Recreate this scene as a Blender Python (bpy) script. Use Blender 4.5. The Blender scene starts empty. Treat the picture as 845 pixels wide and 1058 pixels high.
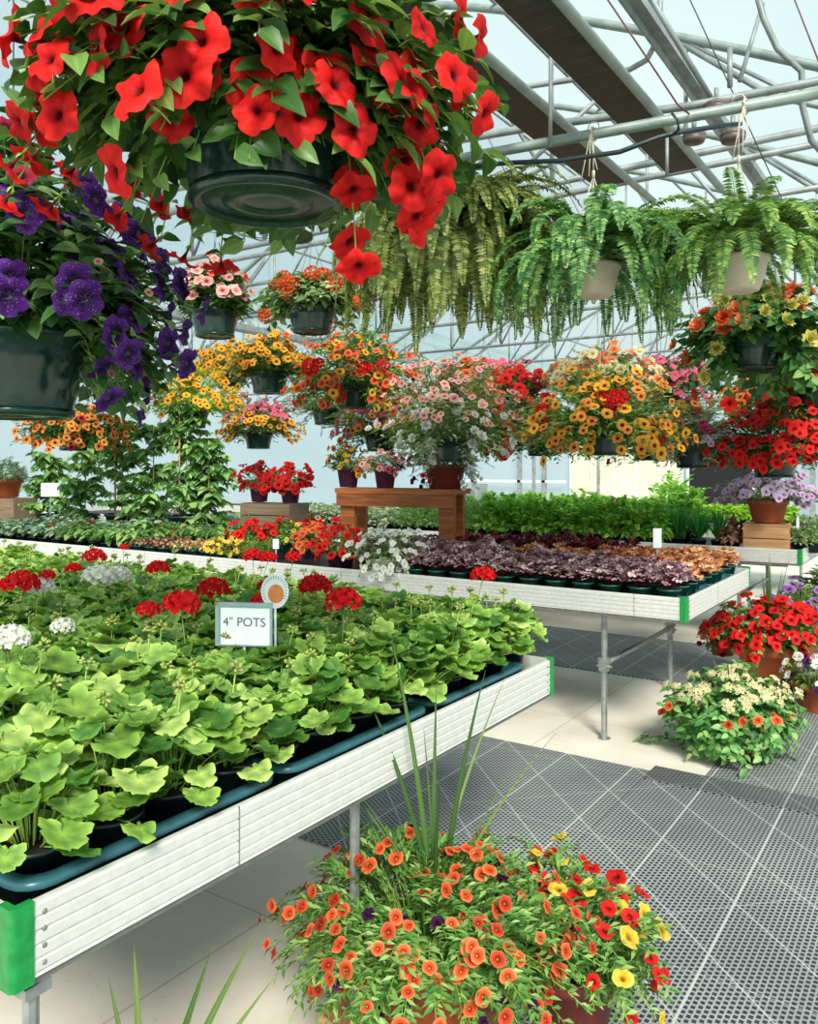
import bpy, math, random
import numpy as np
from mathutils import Vector, Matrix

R = random.Random(11)
sc = bpy.context.scene
COL = sc.collection
F, CX, HY, CAMZ = 846.0, 422.5, 483.0, 1.40
CA, SA = 0.8302, 0.5574          # heading of the camera: turned left of the bench direction


# ---------------------------------------------------------------- measuring
def at(px, py, D):
    r = (px - CX) / F * D
    return Vector((r * CA - D * SA, r * SA + D * CA, CAMZ - (py - HY) / F * D))


def on_z(px, py, z):
    return at(px, py, F * (CAMZ - z) / (py - HY))


def on_u(px, py, u):
    return at(px, py, u / (CA + SA * (px - CX) / F))


def project(p):
    r = p[0] * CA + p[1] * SA
    D = -p[0] * SA + p[1] * CA
    if D < 0.05:
        return None
    return (CX + F * r / D, HY + F * (CAMZ - p[2]) / D, D)


def seen(p, m=60):
    q = project(p)
    return q is not None and -m < q[0] < 845 + m and -m < q[1] < 1058 + m


def lin(h):
    h = h.lstrip('#')
    o = []
    for i in (0, 2, 4):
        c = int(h[i:i + 2], 16) / 255
        o.append(c / 12.92 if c <= 0.04045 else ((c + 0.055) / 1.055) ** 2.4)
    return (*o, 1.0)


# ---------------------------------------------------------------- materials
def new_mat(name):
    m = bpy.data.materials.new(name)
    m.use_nodes = True
    nt = m.node_tree
    nt.nodes.clear()
    out = nt.nodes.new('ShaderNodeOutputMaterial')
    return m, nt, out


def ramp(nt, fac, stops):
    n = nt.nodes.new('ShaderNodeValToRGB')
    e = n.color_ramp.elements
    e[0].position, e[0].color = stops[0][0], stops[0][1]
    e[1].position, e[1].color = stops[-1][0], stops[-1][1]
    for p, c in stops[1:-1]:
        k = e.new(p)
        k.color = c
    nt.links.new(fac, n.inputs[0])
    return n.outputs[0]


def math_n(nt, op, a, b=None, c=None):
    n = nt.nodes.new('ShaderNodeMath')
    n.operation = op
    for i, v in enumerate((a, b, c)):
        if v is None:
            continue
        if isinstance(v, (int, float)):
            n.inputs[i].default_value = v
        else:
            nt.links.new(v, n.inputs[i])
    return n.outputs[0]


def mixc(nt, f, a, b, mode='MIX'):
    n = nt.nodes.new('ShaderNodeMix')
    n.data_type = 'RGBA'
    n.blend_type = mode
    for i, v in ((0, f), (6, a), (7, b)):
        if isinstance(v, (int, float, tuple)):
            n.inputs[i].default_value = v
        else:
            nt.links.new(v, n.inputs[i])
    return n.outputs[2]


def noise(nt, scale, detail=3, vec=None):
    n = nt.nodes.new('ShaderNodeTexNoise')
    n.inputs['Scale'].default_value = scale
    n.inputs['Detail'].default_value = detail
    if vec is None:
        tc = nt.nodes.new('ShaderNodeTexCoord')
        vec = tc.outputs['Object']
    nt.links.new(vec, n.inputs['Vector'])
    return n.outputs[0]


def plain(name, col, rough=0.5, metal=0.0, var=0.12, scale=30, bump=0.0, spec=0.5):
    m, nt, out = new_mat(name)
    b = nt.nodes.new('ShaderNodeBsdfPrincipled')
    c = lin(col)
    dk = tuple(x * (1 - var * 1.6) for x in c[:3]) + (1,)
    lt = tuple(min(1, x * (1 + var)) for x in c[:3]) + (1,)
    nz = noise(nt, scale)
    nt.links.new(ramp(nt, nz, [(0.3, dk), (0.7, lt)]), b.inputs['Base Color'])
    b.inputs['Roughness'].default_value = rough
    b.inputs['Metallic'].default_value = metal
    b.inputs['Specular IOR Level'].default_value = spec
    if bump:
        bp = nt.nodes.new('ShaderNodeBump')
        bp.inputs['Strength'].default_value = bump
        bp.inputs['Distance'].default_value = 0.004
        nt.links.new(nz, bp.inputs['Height'])
        nt.links.new(bp.outputs[0], b.inputs['Normal'])
    nt.links.new(b.outputs[0], out.inputs[0])
    return m


def island_rand(nt):
    g = nt.nodes.new('ShaderNodeNewGeometry')
    o = nt.nodes.new('ShaderNodeObjectInfo')
    return math_n(nt, 'FRACT', math_n(nt, 'ADD', g.outputs['Random Per Island'], o.outputs['Random']))


def leaf_mat(name, dark, mid, light, zones=None, trans=0.28, rough=0.42, spec=0.4):
    """colour differs from leaf to leaf; zones = [(radius, tint)] shades each leaf from its base to its rim"""
    m, nt, out = new_mat(name)
    rnd = island_rand(nt)
    c = ramp(nt, rnd, [(0.0, lin(dark)), (0.5, lin(mid)), (1.0, lin(light))])
    at_ = nt.nodes.new('ShaderNodeAttribute')
    at_.attribute_name = 'rad'
    if zones is None:
        zones = [(0.0, (1.25, 1.25, 1.1, 1)), (0.25, (0.9, 0.9, 0.9, 1)), (1.0, (1.05, 1.05, 1.0, 1))]
    z = ramp(nt, at_.outputs['Fac'], zones)
    c = mixc(nt, 1.0, c, z, 'MULTIPLY')
    b = nt.nodes.new('ShaderNodeBsdfPrincipled')
    b.inputs['Roughness'].default_value = rough
    b.inputs['Specular IOR Level'].default_value = spec
    nt.links.new(c, b.inputs['Base Color'])
    t = nt.nodes.new('ShaderNodeBsdfTranslucent')
    nt.links.new(mixc(nt, 1.0, c, (1.25, 1.3, 0.7, 1), 'MULTIPLY'), t.inputs[0])
    mx = nt.nodes.new('ShaderNodeMixShader')
    mx.inputs[0].default_value = trans
    nt.links.new(b.outputs[0], mx.inputs[1])
    nt.links.new(t.outputs[0], mx.inputs[2])
    nt.links.new(mx.outputs[0], out.inputs[0])
    return m


def flower_mat(name, stops, var=0.35, specks=False, trans=0.3):
    """stops: colours from throat (0) to petal edge (1)"""
    m, nt, out = new_mat(name)
    at_ = nt.nodes.new('ShaderNodeAttribute')
    at_.attribute_name = 'rad'
    c = ramp(nt, at_.outputs['Fac'], [(p, lin(h)) for p, h in stops])
    rnd = island_rand(nt)
    v = ramp(nt, rnd, [(0.0, (1 - var, 1 - var * 1.1, 1 - var, 1)), (0.6, (1, 1, 1, 1)), (1.0, (1.12, 1.12, 1.12, 1))])
    c = mixc(nt, 1.0, c, v, 'MULTIPLY')
    nn = noise(nt, 2.6, 4)
    c = mixc(nt, 1.0, c, ramp(nt, nn, [(0.3, (0.72, 0.7, 0.72, 1)), (0.65, (1.1, 1.1, 1.1, 1))]), 'MULTIPLY')
    if specks:
        vo = nt.nodes.new('ShaderNodeTexVoronoi')
        vo.inputs['Scale'].default_value = 9.0
        tc = nt.nodes.new('ShaderNodeTexCoord')
        nt.links.new(tc.outputs['Object'], vo.inputs['Vector'])
        f = math_n(nt, 'LESS_THAN', vo.outputs['Distance'], 0.17)
        c = mixc(nt, f, c, lin('b99ad0'))
    b = nt.nodes.new('ShaderNodeBsdfPrincipled')
    b.inputs['Roughness'].default_value = 0.6
    b.inputs['Specular IOR Level'].default_value = 0.2
    nt.links.new(c, b.inputs['Base Color'])
    t = nt.nodes.new('ShaderNodeBsdfTranslucent')
    nt.links.new(c, t.inputs[0])
    mx = nt.nodes.new('ShaderNodeMixShader')
    mx.inputs[0].default_value = trans
    nt.links.new(b.outputs[0], mx.inputs[1])
    nt.links.new(t.outputs[0], mx.inputs[2])
    nt.links.new(mx.outputs[0], out.inputs[0])
    return m


def wood_mat(name, dark, light, sc_=(2, 30, 30)):
    m, nt, out = new_mat(name)
    tc = nt.nodes.new('ShaderNodeTexCoord')
    mp = nt.nodes.new('ShaderNodeMapping')
    mp.inputs['Scale'].default_value = sc_
    nt.links.new(tc.outputs['Object'], mp.inputs['Vector'])
    nz = noise(nt, 2.0, 5, mp.outputs[0])
    rnd = island_rand(nt)
    c = ramp(nt, nz, [(0.3, lin(dark)), (0.7, lin(light))])
    c = mixc(nt, 1.0, c, ramp(nt, rnd, [(0, (0.78, 0.78, 0.78, 1)), (1, (1.1, 1.1, 1.1, 1))]), 'MULTIPLY')
    b = nt.nodes.new('ShaderNodeBsdfPrincipled')
    b.inputs['Roughness'].default_value = 0.65
    nt.links.new(c, b.inputs['Base Color'])
    nt.links.new(b.outputs[0], out.inputs[0])
    return m


def mat_rubber(c1='8b8d91', c2='a9abad', hc='303338', lk=0.62, name='woven_mat'):
    """open-weave ground mat: fine staggered holes, woven guide lines along and across it"""
    m, nt, out = new_mat(name)
    tc = nt.nodes.new('ShaderNodeTexCoord')
    sep = nt.nodes.new('ShaderNodeSeparateXYZ')
    nt.links.new(tc.outputs['Object'], sep.inputs[0])
    x, y = sep.outputs[0], sep.outputs[1]
    P = 0.0165
    yi = math_n(nt, 'FLOOR', math_n(nt, 'DIVIDE', x, P))
    off = math_n(nt, 'MULTIPLY', math_n(nt, 'MODULO', yi, 2.0), 0.5)
    fx = math_n(nt, 'FRACT', math_n(nt, 'DIVIDE', math_n(nt, 'ADD', x, 100 * P), P))
    fy = math_n(nt, 'FRACT', math_n(nt, 'ADD', math_n(nt, 'DIVIDE', math_n(nt, 'ADD', y, 2.0), P * 1.3), off))
    ax = math_n(nt, 'ABSOLUTE', math_n(nt, 'SUBTRACT', fx, 0.5))
    ay = math_n(nt, 'ABSOLUTE', math_n(nt, 'SUBTRACT', fy, 0.5))
    hole = math_n(nt, 'MULTIPLY', math_n(nt, 'LESS_THAN', ax, 0.34), math_n(nt, 'LESS_THAN', ay, 0.33))
    nz = noise(nt, 1.3, 3)
    strand = ramp(nt, nz, [(0.35, lin(c1)), (0.65, lin(c2))])
    c = mixc(nt, hole, strand, lin(hc))

    def line(v, per, w, o=0.0):
        f = math_n(nt, 'FRACT', math_n(nt, 'DIVIDE', math_n(nt, 'ADD', v, 50 * per + o), per))
        return math_n(nt, 'LESS_THAN', math_n(nt, 'ABSOLUTE', math_n(nt, 'SUBTRACT', f, 0.5)), w / per / 2)
    d1 = math_n(nt, 'MULTIPLY', math_n(nt, 'ADD', x, y), 0.7071)
    d2 = math_n(nt, 'MULTIPLY', math_n(nt, 'SUBTRACT', x, y), 0.7071)
    l = math_n(nt, 'MAXIMUM', line(x, 0.33, 0.009, 0.1), line(d1, 0.235, 0.005))
    l = math_n(nt, 'MAXIMUM', l, math_n(nt, 'MULTIPLY', line(y, 0.66, 0.005), 0.5))
    l = math_n(nt, 'MAXIMUM', l, math_n(nt, 'MULTIPLY', line(d2, 0.94, 0.004), 0.7))
    c = mixc(nt, math_n(nt, 'MULTIPLY', l, lk), c, lin('cfd0d0'))
    b = nt.nodes.new('ShaderNodeBsdfPrincipled')
    b.inputs['Roughness'].default_value = 0.6
    nt.links.new(c, b.inputs['Base Color'])
    bp = nt.nodes.new('ShaderNodeBump')
    bp.inputs['Strength'].default_value = 0.4
    bp.inputs['Distance'].default_value = 0.003
    nt.links.new(math_n(nt, 'SUBTRACT', 1.0, hole), bp.inputs['Height'])
    nt.links.new(bp.outputs[0], b.inputs['Normal'])
    nt.links.new(b.outputs[0], out.inputs[0])
    return m


def concrete_mat():
    m, nt, out = new_mat('painted_concrete')
    n1 = noise(nt, 2.2, 6)
    n2 = noise(nt, 40, 2)
    c = ramp(nt, n1, [(0.35, lin('ddd0c2')), (0.6, lin('efe6da'))])
    c = mixc(nt, ramp(nt, n2, [(0.66, (0, 0, 0, 1)), (0.74, (0.25, 0.25, 0.25, 1))]), c, lin('b7a794'))
    tc = nt.nodes.new('ShaderNodeTexCoord')
    sep = nt.nodes.new('ShaderNodeSeparateXYZ')
    nt.links.new(tc.outputs['Object'], sep.inputs[0])
    for o in (0, 1):
        f = math_n(nt, 'FRACT', math_n(nt, 'DIVIDE', math_n(nt, 'ADD', sep.outputs[o], 60.35), 1.22))
        g = math_n(nt, 'LESS_THAN', f, 0.005)
        c = mixc(nt, math_n(nt, 'MULTIPLY', g, 0.5), c, lin('8f887d'))
    b = nt.nodes.new('ShaderNodeBsdfPrincipled')
    b.inputs['Roughness'].default_value = 0.7
    nt.links.new(c, b.inputs['Base Color'])
    nt.links.new(b.outputs[0], out.inputs[0])
    return m


def poly_mat(name, col, clear, tint='dfeaee'):
    """polythene greenhouse skin: lets part of the light straight through and scatters the rest"""
    m, nt, out = new_mat(name)
    nz = noise(nt, 0.6, 4)
    c = ramp(nt, nz, [(0.3, tuple(x * 0.93 for x in lin(col)[:3]) + (1,)), (0.7, lin(col))])
    t = nt.nodes.new('ShaderNodeBsdfTranslucent')
    nt.links.new(c, t.inputs[0])
    d = nt.nodes.new('ShaderNodeBsdfDiffuse')
    nt.links.new(c, d.inputs[0])
    m1 = nt.nodes.new('ShaderNodeMixShader')
    m1.inputs[0].default_value = 0.35
    nt.links.new(t.outputs[0], m1.inputs[1])
    nt.links.new(d.outputs[0], m1.inputs[2])
    tr = nt.nodes.new('ShaderNodeBsdfTransparent')
    tr.inputs[0].default_value = lin(tint)
    m2 = nt.nodes.new('ShaderNodeMixShader')
    m2.inputs[0].default_value = clear
    nt.links.new(m1.outputs[0], m2.inputs[1])
    nt.links.new(tr.outputs[0], m2.inputs[2])
    nt.links.new(m2.outputs[0], out.inputs[0])
    return m


M = {}
M['alu'] = plain('brushed_aluminium', 'd6d4d1', 0.45, 0.2, 0.05, 60, 0.0)
M['alu_dark'] = plain('dark_aluminium', '8d8a86', 0.45, 0.5)  # darker grey aluminium for rail seams, rivets and the under-frame
M['galv'] = plain('galvanised_steel', '9fa3a3', 0.4, 0.6, 0.15, 40)
M['pipe'] = plain('galvanised_pipe', '8b9794', 0.5, 0.2, 0.15, 14)
M['truss'] = plain('aged_truss_steel', '8f9496', 0.5, 0.2, 0.2, 10)
M['green_cap'] = plain('green_plastic', '14873f', 0.42, 0, 0.16, 60, 0.15)
M['tray'] = plain('blue_green_tray_plastic', '2f5c68', 0.3, 0, 0.15, 20)
M['pot_green'] = plain('dark_green_pot_plastic', '14342f', 0.2, 0, 0.2, 20)
M['pot_teal'] = plain('teal_pot_plastic', '1d5448', 0.35, 0, 0.2, 20)
M['pot_black'] = plain('black_pot_plastic', '17222b', 0.4, 0, 0.2, 20)
M['pot_purple'] = plain('plum_pot_plastic', '4c2247', 0.35, 0, 0.1, 20)
M['terracotta'] = plain('terracotta', 'a4502f', 0.6, 0, 0.14, 25, 0.1)
M['brown_pot'] = plain('brown_pot_plastic', '7a322a', 0.4, 0, 0.1, 20)
M['cream_pot'] = plain('cream_pot_plastic', 'cdbfa9', 0.5, 0, 0.06, 20)
M['white_pot'] = plain('white_pot_plastic', 'd9d7cf', 0.5, 0, 0.06, 20)
M['soil'] = plain('potting_soil', '2a2019', 0.95, 0, 0.4, 120, 0.8)
M['wood_dark'] = wood_mat('stained_timber', '7c3d16', 'b8692f')
M['wood_grey'] = wood_mat('weathered_timber', '7d6250', 'a58a72')
M['wood_pale'] = wood_mat('pale_crate_timber', 'b98257', 'dcab7c')
M['plank'] = wood_mat('dark_plank', '2b2426', '463b3b')
M['bamboo'] = wood_mat('bamboo', 'a77b45', 'cfa66b')
M['wire'] = plain('hanger_wire', '5c605c', 0.5, 0.3)
M['rope'] = plain('cream_twine', 'cfc6b4', 0.9, 0, 0.15, 200)
M['hose'] = plain('black_hose', '1c2b33', 0.4)
M['rust'] = plain('brown_red_wire', '6e4748', 0.6)
M['fitting'] = plain('brown_fitting', '6b5c5a', 0.5, 0.1, 0.25, 30)
M['white_sign'] = plain('white_card', 'e9f1f4', 0.5, 0, 0.03)
M['sign_frame'] = plain('grey_sign_holder', '8fa7a9', 0.3, 0, 0.08)
M['ink'] = plain('grey_ink', '4e5a68', 0.6)
M['orange'] = plain('orange_print', 'd9874f', 0.6, 0, 0.1)
M['red_paint'] = plain('crimson_post_paint', 'b2213c', 0.5)
M['white_paint'] = plain('white_paint', 'e5e8ea', 0.5, 0, 0.05)
M['mat'] = mat_rubber()
M['mat_dark'] = plain('dark_rubber_strip', '54575a', 0.6, 0, 0.2, 3)
M['concrete'] = concrete_mat()
M['poly'] = poly_mat('roof_polythene', 'b9cfd4', 0.6)
M['poly_wall'] = poly_mat('wall_polythene', 'd3e6ea', 0.45)
M['cream_wall'] = plain('cream_panel', 'd9d8c2', 0.7, 0, 0.05, 3)
M['dark'] = plain('dark_opening', '14161a', 0.9)
M['bench_bed'] = plain('expanded_metal', '33393b', 0.6, 0.3, 0.3, 80)

# foliage
Z3 = [(0.0, (1.5, 1.4, 0.9, 1)), (0.2, (1.0, 1.0, 0.9, 1)), (0.5, (0.66, 0.72, 0.66, 1)), (0.75, (0.95, 0.97, 0.92, 1)), (1.0, (1.45, 1.38, 1.3, 1))]
M['l_geran'] = leaf_mat('geranium_leaf', '527832', '84a94c', 'b6cc78', Z3, 0.3, 0.5, 0.3)
M['l_geran2'] = leaf_mat('geranium_leaf_deep', '38632c', '5f8c40', '92b45e', Z3, 0.3, 0.5, 0.3)
M['l_stem'] = leaf_mat('stem', '6f9a3c', '8cb04c', 'a8c163', None, 0.1)
M['l_bud'] = leaf_mat('bud', '86a046', 'a3b45c', 'b8a878', None, 0.1)
M['l_pet'] = leaf_mat('petunia_leaf', '24441c', '456e34', '83a25a')
M['l_beg'] = leaf_mat('begonia_leaf', '2c5a2e', '4f8448', '8fb46c')
M['l_petd'] = leaf_mat('petunia_leaf_dark', '24462a', '44703f', '8fae76')
M['l_cali'] = leaf_mat('calibrachoa_leaf', '3a6a2c', '689a48', 'a8c47a')
M['l_calid'] = leaf_mat('calibrachoa_leaf_dark', '1f451d', '3a6a2c', '6c9546')
M['l_olive'] = leaf_mat('olive_leaf', '3c5626', '63803c', '9ba95c')
M['l_pale'] = leaf_mat('pale_leaf', '50703f', '86a068', 'c3cfa8')
M['l_white'] = leaf_mat('variegated_leaf', '6b8461', 'a9b79c', 'dbe0d2')
M['l_fern1'] = leaf_mat('olive_fern', '4c5f30', '869450', 'bcbc74', None, 0.35)
M['l_fern2'] = leaf_mat('green_fern', '2f5f38', '5f9358', 'a0c074', None, 0.35)
M['l_fern3'] = leaf_mat('bright_fern', '3c6c3a', '739c54', 'b0c568', None, 0.35)
M['l_spike'] = leaf_mat('spike_leaf', '34522a', '4d6c38', '768a50', [(0, (1.3, 1.3, 0.9, 1)), (0.3, (1, 1, 1, 1)), (1, (0.85, 0.9, 0.8, 1))], 0.2)
M['l_grass'] = leaf_mat('chive_leaf', '1f5d2c', '318040', '5aa850')
M['l_herb'] = leaf_mat('herb_leaf', '62a03a', '93c957', 'c3e67c', None, 0.35)
M['l_herb2'] = leaf_mat('fine_herb_leaf', '4b7d45', '77a566', 'a6c98a', None, 0.35)
M['l_lime'] = leaf_mat('lime_leaf', '7fb52b', 'a5cf3c', 'c9e263', None, 0.35)
M['l_tom'] = leaf_mat('tomato_leaf', '3c6a36', '6f9c58', 'b4d08c', None, 0.3)
M['l_grey'] = leaf_mat('grey_green_leaf', '3d5c44', '6d8a6d', 'a7b99c', [(0, (1.5, 1.45, 1.4, 1)), (0.3, (0.9, 0.9, 0.9, 1)), (1, (1.1, 1.1, 1.1, 1))], 0.15)
M['l_grey2'] = leaf_mat('mid_green_leaf', '355e30', '5e8b45', '9ab56e', None, 0.2)
HZ = [(0.0, (0.45, 0.3, 0.4, 1)), (0.35, (1.0, 1.0, 1.0, 1)), (0.8, (1.25, 1.2, 1.22, 1)), (1.0, (0.6, 0.4, 0.5, 1))]
M['l_heu'] = leaf_mat('silver_plum_leaf', '6a4458', 'b394a0', 'e2ccce', HZ, 0.15)
M['l_cara'] = leaf_mat('caramel_leaf', 'b0583c', 'd89a72', 'f0c8a4', None, 0.2)
M['l_burg'] = leaf_mat('burgundy_leaf', '40101d', '6d1a2c', '983044', None, 0.2)
M['l_chest'] = leaf_mat('bronze_leaf', '6a4038', 'a0705c', 'c79a80', None, 0.15)
M['l_ivy'] = leaf_mat('trailing_leaf', '35683a', '66a054', 'a2c680')

# flowers
M['f_red'] = flower_mat('red_petunia', [(0.0, 'a8524c'), (0.05, '5a0512'), (0.14, 'b00c14'), (0.35, 'e2181a'), (1.0, 'f22c26')], 0.3)
M['f_redg'] = flower_mat('red_geranium', [(0.0, 'b80c18'), (0.5, 'e6161f'), (1.0, 'fa3034')], 0.25)
M['f_white'] = flower_mat('white_petals', [(0.0, 'cfd0a0'), (0.2, 'e8e8e2'), (1.0, 'f6f4f2')], 0.1)
M['f_purple'] = flower_mat('purple_petunia', [(0.0, '8d7aa0'), (0.12, '220a34'), (0.5, '43186a'), (1.0, '632a90')], 0.35, specks=True)
M['f_plum'] = flower_mat('dark_plum', [(0.0, '2a0a28'), (0.5, '3d1446'), (1.0, '56205f')], 0.3)
M['f_orange'] = flower_mat('orange_calibrachoa', [(0.0, 'd89a3a'), (0.08, '8a2414'), (0.22, 'd0401f'), (0.6, 'ea5c30'), (1.0, 'f68a58')], 0.3)
M['f_rust'] = flower_mat('red_orange_calibrachoa', [(0.0, 'd89a3a'), (0.1, '7a1c12'), (0.3, 'b8321e'), (0.7, 'd84a2a'), (1.0, 'e66a44')], 0.35)
M['f_gold'] = flower_mat('golden_calibrachoa', [(0.0, '4a1a0c'), (0.2, '9a3c12'), (0.35, 'f0a828'), (1.0, 'f2b340')], 0.25)
M['f_amber'] = flower_mat('amber_calibrachoa', [(0.0, '4a1a0c'), (0.2, 'a03c1a'), (0.4, 'eb8a34'), (1.0, 'f2a154')], 0.25)
M['f_yellow'] = flower_mat('yellow_petals', [(0.0, '8a5a10'), (0.15, 'dca020'), (0.4, 'f4cc3e'), (1.0, 'f8d860')], 0.2)
M['f_pink'] = flower_mat('pink_petals', [(0.0, 'e8c050'), (0.25, 'e0557c'), (1.0, 'e96f92')], 0.3)
M['f_hot'] = flower_mat('magenta_petals', [(0.0, '601030'), (0.25, 'c41c5a'), (1.0, 'dd3a78')], 0.3)
M['f_blush'] = flower_mat('blush_petals', [(0.0, 'a83a3a'), (0.3, 'e38a80'), (1.0, 'f4ccbe')], 0.25)
M['f_wine'] = flower_mat('wine_petals', [(0.0, '3a0814'), (0.5, '8a1630'), (1.0, 'b02848')], 0.3)
M['f_peach'] = flower_mat('peach_double', [(0.0, 'e05a28'), (0.5, 'f08a54'), (1.0, 'f7b38a')], 0.25)
M['f_coral'] = flower_mat('coral_double', [(0.0, 'c63a14'), (0.5, 'ec6a34'), (1.0, 'f58a58')], 0.25)
M['f_lemon'] = flower_mat('lemon_double', [(0.0, 'c9b83c'), (0.5, 'e4dc74'), (1.0, 'f0eca6')], 0.2)
M['f_lilac'] = flower_mat('lilac_petals', [(0.0, '7a4a80'), (0.3, 'c9a2cc'), (1.0, 'e4cfe6')], 0.25)
M['f_viol'] = flower_mat('violet_petals', [(0.0, '3a1650'), (0.4, '7a4a9c'), (1.0, 'b48acb')], 0.3)
M['f_cream'] = flower_mat('cream_petals', [(0.0, 'c89040'), (0.3, 'e6d896'), (1.0, 'f2ecca')], 0.2)


# ---------------------------------------------------------------- mesh building
def tmpl(V, Fs, rad):
    V = np.array(V, float)
    lo = np.concatenate([np.array(f) for f in Fs])
    return dict(V=V, lo=lo, ct=np.array([len(f) for f in Fs]), rad=np.array(rad, float))


class NB:
    def __init__(s):
        s.g, s.raw = {}, []

    def put(s, t, p, d, n, sc_, mat=0):
        d = np.asarray(d, float)
        n = np.asarray(n, float)
        d = d / (np.linalg.norm(d) + 1e-9)
        sd = np.cross(n, d)
        l = np.linalg.norm(sd)
        if l < 1e-5:
            sd = np.cross((0.3, 0.9, 0.1), d)
            l = np.linalg.norm(sd)
        sd /= l
        n = np.cross(d, sd)
        if not isinstance(sc_, tuple):
            sc_ = (sc_, sc_, sc_)
        s.g.setdefault((id(t), mat), [t, mat, [], []])
        e = s.g[(id(t), mat)]
        e[2].append(np.stack([d * sc_[0], sd * sc_[1], n * sc_[2]], axis=1))
        e[3].append(np.asarray(p, float))

    def add(s, V, Fs, mat=0, rad=None):
        s.raw.append((V, Fs, mat, rad))

    def box(s, x0, x1, y0, y1, z0, z1, mat=0, rot=None, at_=(0, 0, 0)):
        V = [(x, y, z) for z in (z0, z1) for y in (y0, y1) for x in (x0, x1)]
        if rot is not None:
            V = [tuple(rot @ Vector(v) + Vector(at_)) for v in V]
        else:
            V = [(v[0] + at_[0], v[1] + at_[1], v[2] + at_[2]) for v in V]
        s.add(V, [(0, 2, 3, 1), (4, 5, 7, 6), (0, 1, 5, 4), (2, 6, 7, 3), (0, 4, 6, 2), (1, 3, 7, 5)], mat)

    def tube(s, pts, r, n=8, mat=0, cap=True, r2=None):
        pts = [Vector(p) for p in pts]
        V, Fs = [], []
        k = len(pts)
        up = Vector((0, 0, 1))
        for i, p in enumerate(pts):
            t = (pts[min(i + 1, k - 1)] - pts[max(i - 1, 0)]).normalized()
            a = t.cross(up)
            if a.length < 0.05:
                a = t.cross(Vector((1, 0, 0)))
            a.normalize()
            b = t.cross(a).normalized()
            rr = r if r2 is None else r + (r2 - r) * i / (k - 1)
            for j in range(n):
                w = 2 * math.pi * j / n
                V.append(tuple(p + a * math.cos(w) * rr + b * math.sin(w) * rr))
        for i in range(k - 1):
            for j in range(n):
                Fs.append((i * n + j, i * n + (j + 1) % n, (i + 1) * n + (j + 1) % n, (i + 1) * n + j))
        if cap:
            Fs.append(tuple(range(n))[::-1])
            Fs.append(tuple(range((k - 1) * n, k * n)))
        s.add(V, Fs, mat)

    def lathe(s, prof, n=28, mat=0, rib=0.0, c=(0, 0, 0), close=True):
        V, Fs = [], []
        k = len(prof)
        for i, (r, z) in enumerate(prof):
            for j in range(n):
                w = 2 * math.pi * j / n
                q = r * (1 + (rib if j % 2 else 0) * (1 if 0 < i < k - 1 else 0))
                V.append((c[0] + q * math.cos(w), c[1] + q * math.sin(w), c[2] + z))
        for i in range(k - 1):
            for j in range(n):
                Fs.append((i * n + j, i * n + (j + 1) % n, (i + 1) * n + (j + 1) % n, (i + 1) * n + j))
        if close:
            Fs.append(tuple(range(n))[::-1])
            Fs.append(tuple(range((k - 1) * n, k * n)))
        s.add(V, Fs, mat)

    def mesh(s, name, mats, smooth=True):
        Vs, Ls, Cs, Ms, Rs = [], [], [], [], []
        o = 0
        for t, mat, mm, pp in s.g.values():
            A = np.array(mm)
            P = np.array(pp)
            n = len(P)
            V = np.einsum('nij,kj->nki', A, t['V']) + P[:, None, :]
            nv = len(t['V'])
            Vs.append(V.reshape(-1, 3))
            Ls.append((t['lo'][None, :] + (o + np.arange(n) * nv)[:, None]).reshape(-1))
            Cs.append(np.tile(t['ct'], n))
            Ms.append(np.full(n * len(t['ct']), mat))
            Rs.append(np.tile(t['rad'], n))
            o += n * nv
        for V, Fs, mat, rad in s.raw:
            V = np.array(V, float)
            Vs.append(V)
            Ls.append(np.concatenate([np.array(f) for f in Fs]) + o)
            Cs.append(np.array([len(f) for f in Fs]))
            Ms.append(np.full(len(Fs), mat))
            Rs.append(np.full(len(V), 0.5) if rad is None else np.array(rad, float))
            o += len(V)
        V = np.concatenate(Vs)
        L = np.concatenate(Ls).astype(np.int32)
        C = np.concatenate(Cs).astype(np.int32)
        me = bpy.data.meshes.new(name)
        me.vertices.add(len(V))
        me.vertices.foreach_set('co', V.astype(np.float32).ravel())
        me.loops.add(len(L))
        me.loops.foreach_set('vertex_index', L)
        me.polygons.add(len(C))
        me.polygons.foreach_set('loop_start', np.concatenate([[0], np.cumsum(C)[:-1]]).astype(np.int32))
        me.polygons.foreach_set('material_index', np.concatenate(Ms).astype(np.int32))
        me.polygons.foreach_set('use_smooth', np.full(len(C), smooth))
        a = me.attributes.new('rad', 'FLOAT', 'POINT')
        a.data.foreach_set('value', np.concatenate(Rs).astype(np.float32))
        me.update(calc_edges=True)
        for m in mats:
            me.materials.append(M[m] if isinstance(m, str) else m)
        return me

    def build(s, name, mats, parent=None, smooth=True):
        return link(name, s.mesh(name, mats, smooth), parent)


def link(name, me, parent=None, mtx=None):
    o = bpy.data.objects.new(name, me)
    COL.objects.link(o)
    if parent is not None:
        o.parent = parent
    if mtx is not None:
        o.matrix_local = mtx
    return o


def tag(o, label, cat, group=None):
    o['label'] = label
    o['category'] = cat
    if group:
        o['group'] = group
    return o


def thing(name, label, cat, loc=(0, 0, 0), rotz=0.0, group=None):
    o = bpy.data.objects.new(name, None)
    o.empty_display_size = 0.05
    COL.objects.link(o)
    o.location = loc
    o.rotation_euler = (0, 0, rotz)
    return tag(o, label, cat, group)


def struct(o):
    o['kind'] = 'structure'
    return o


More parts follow.
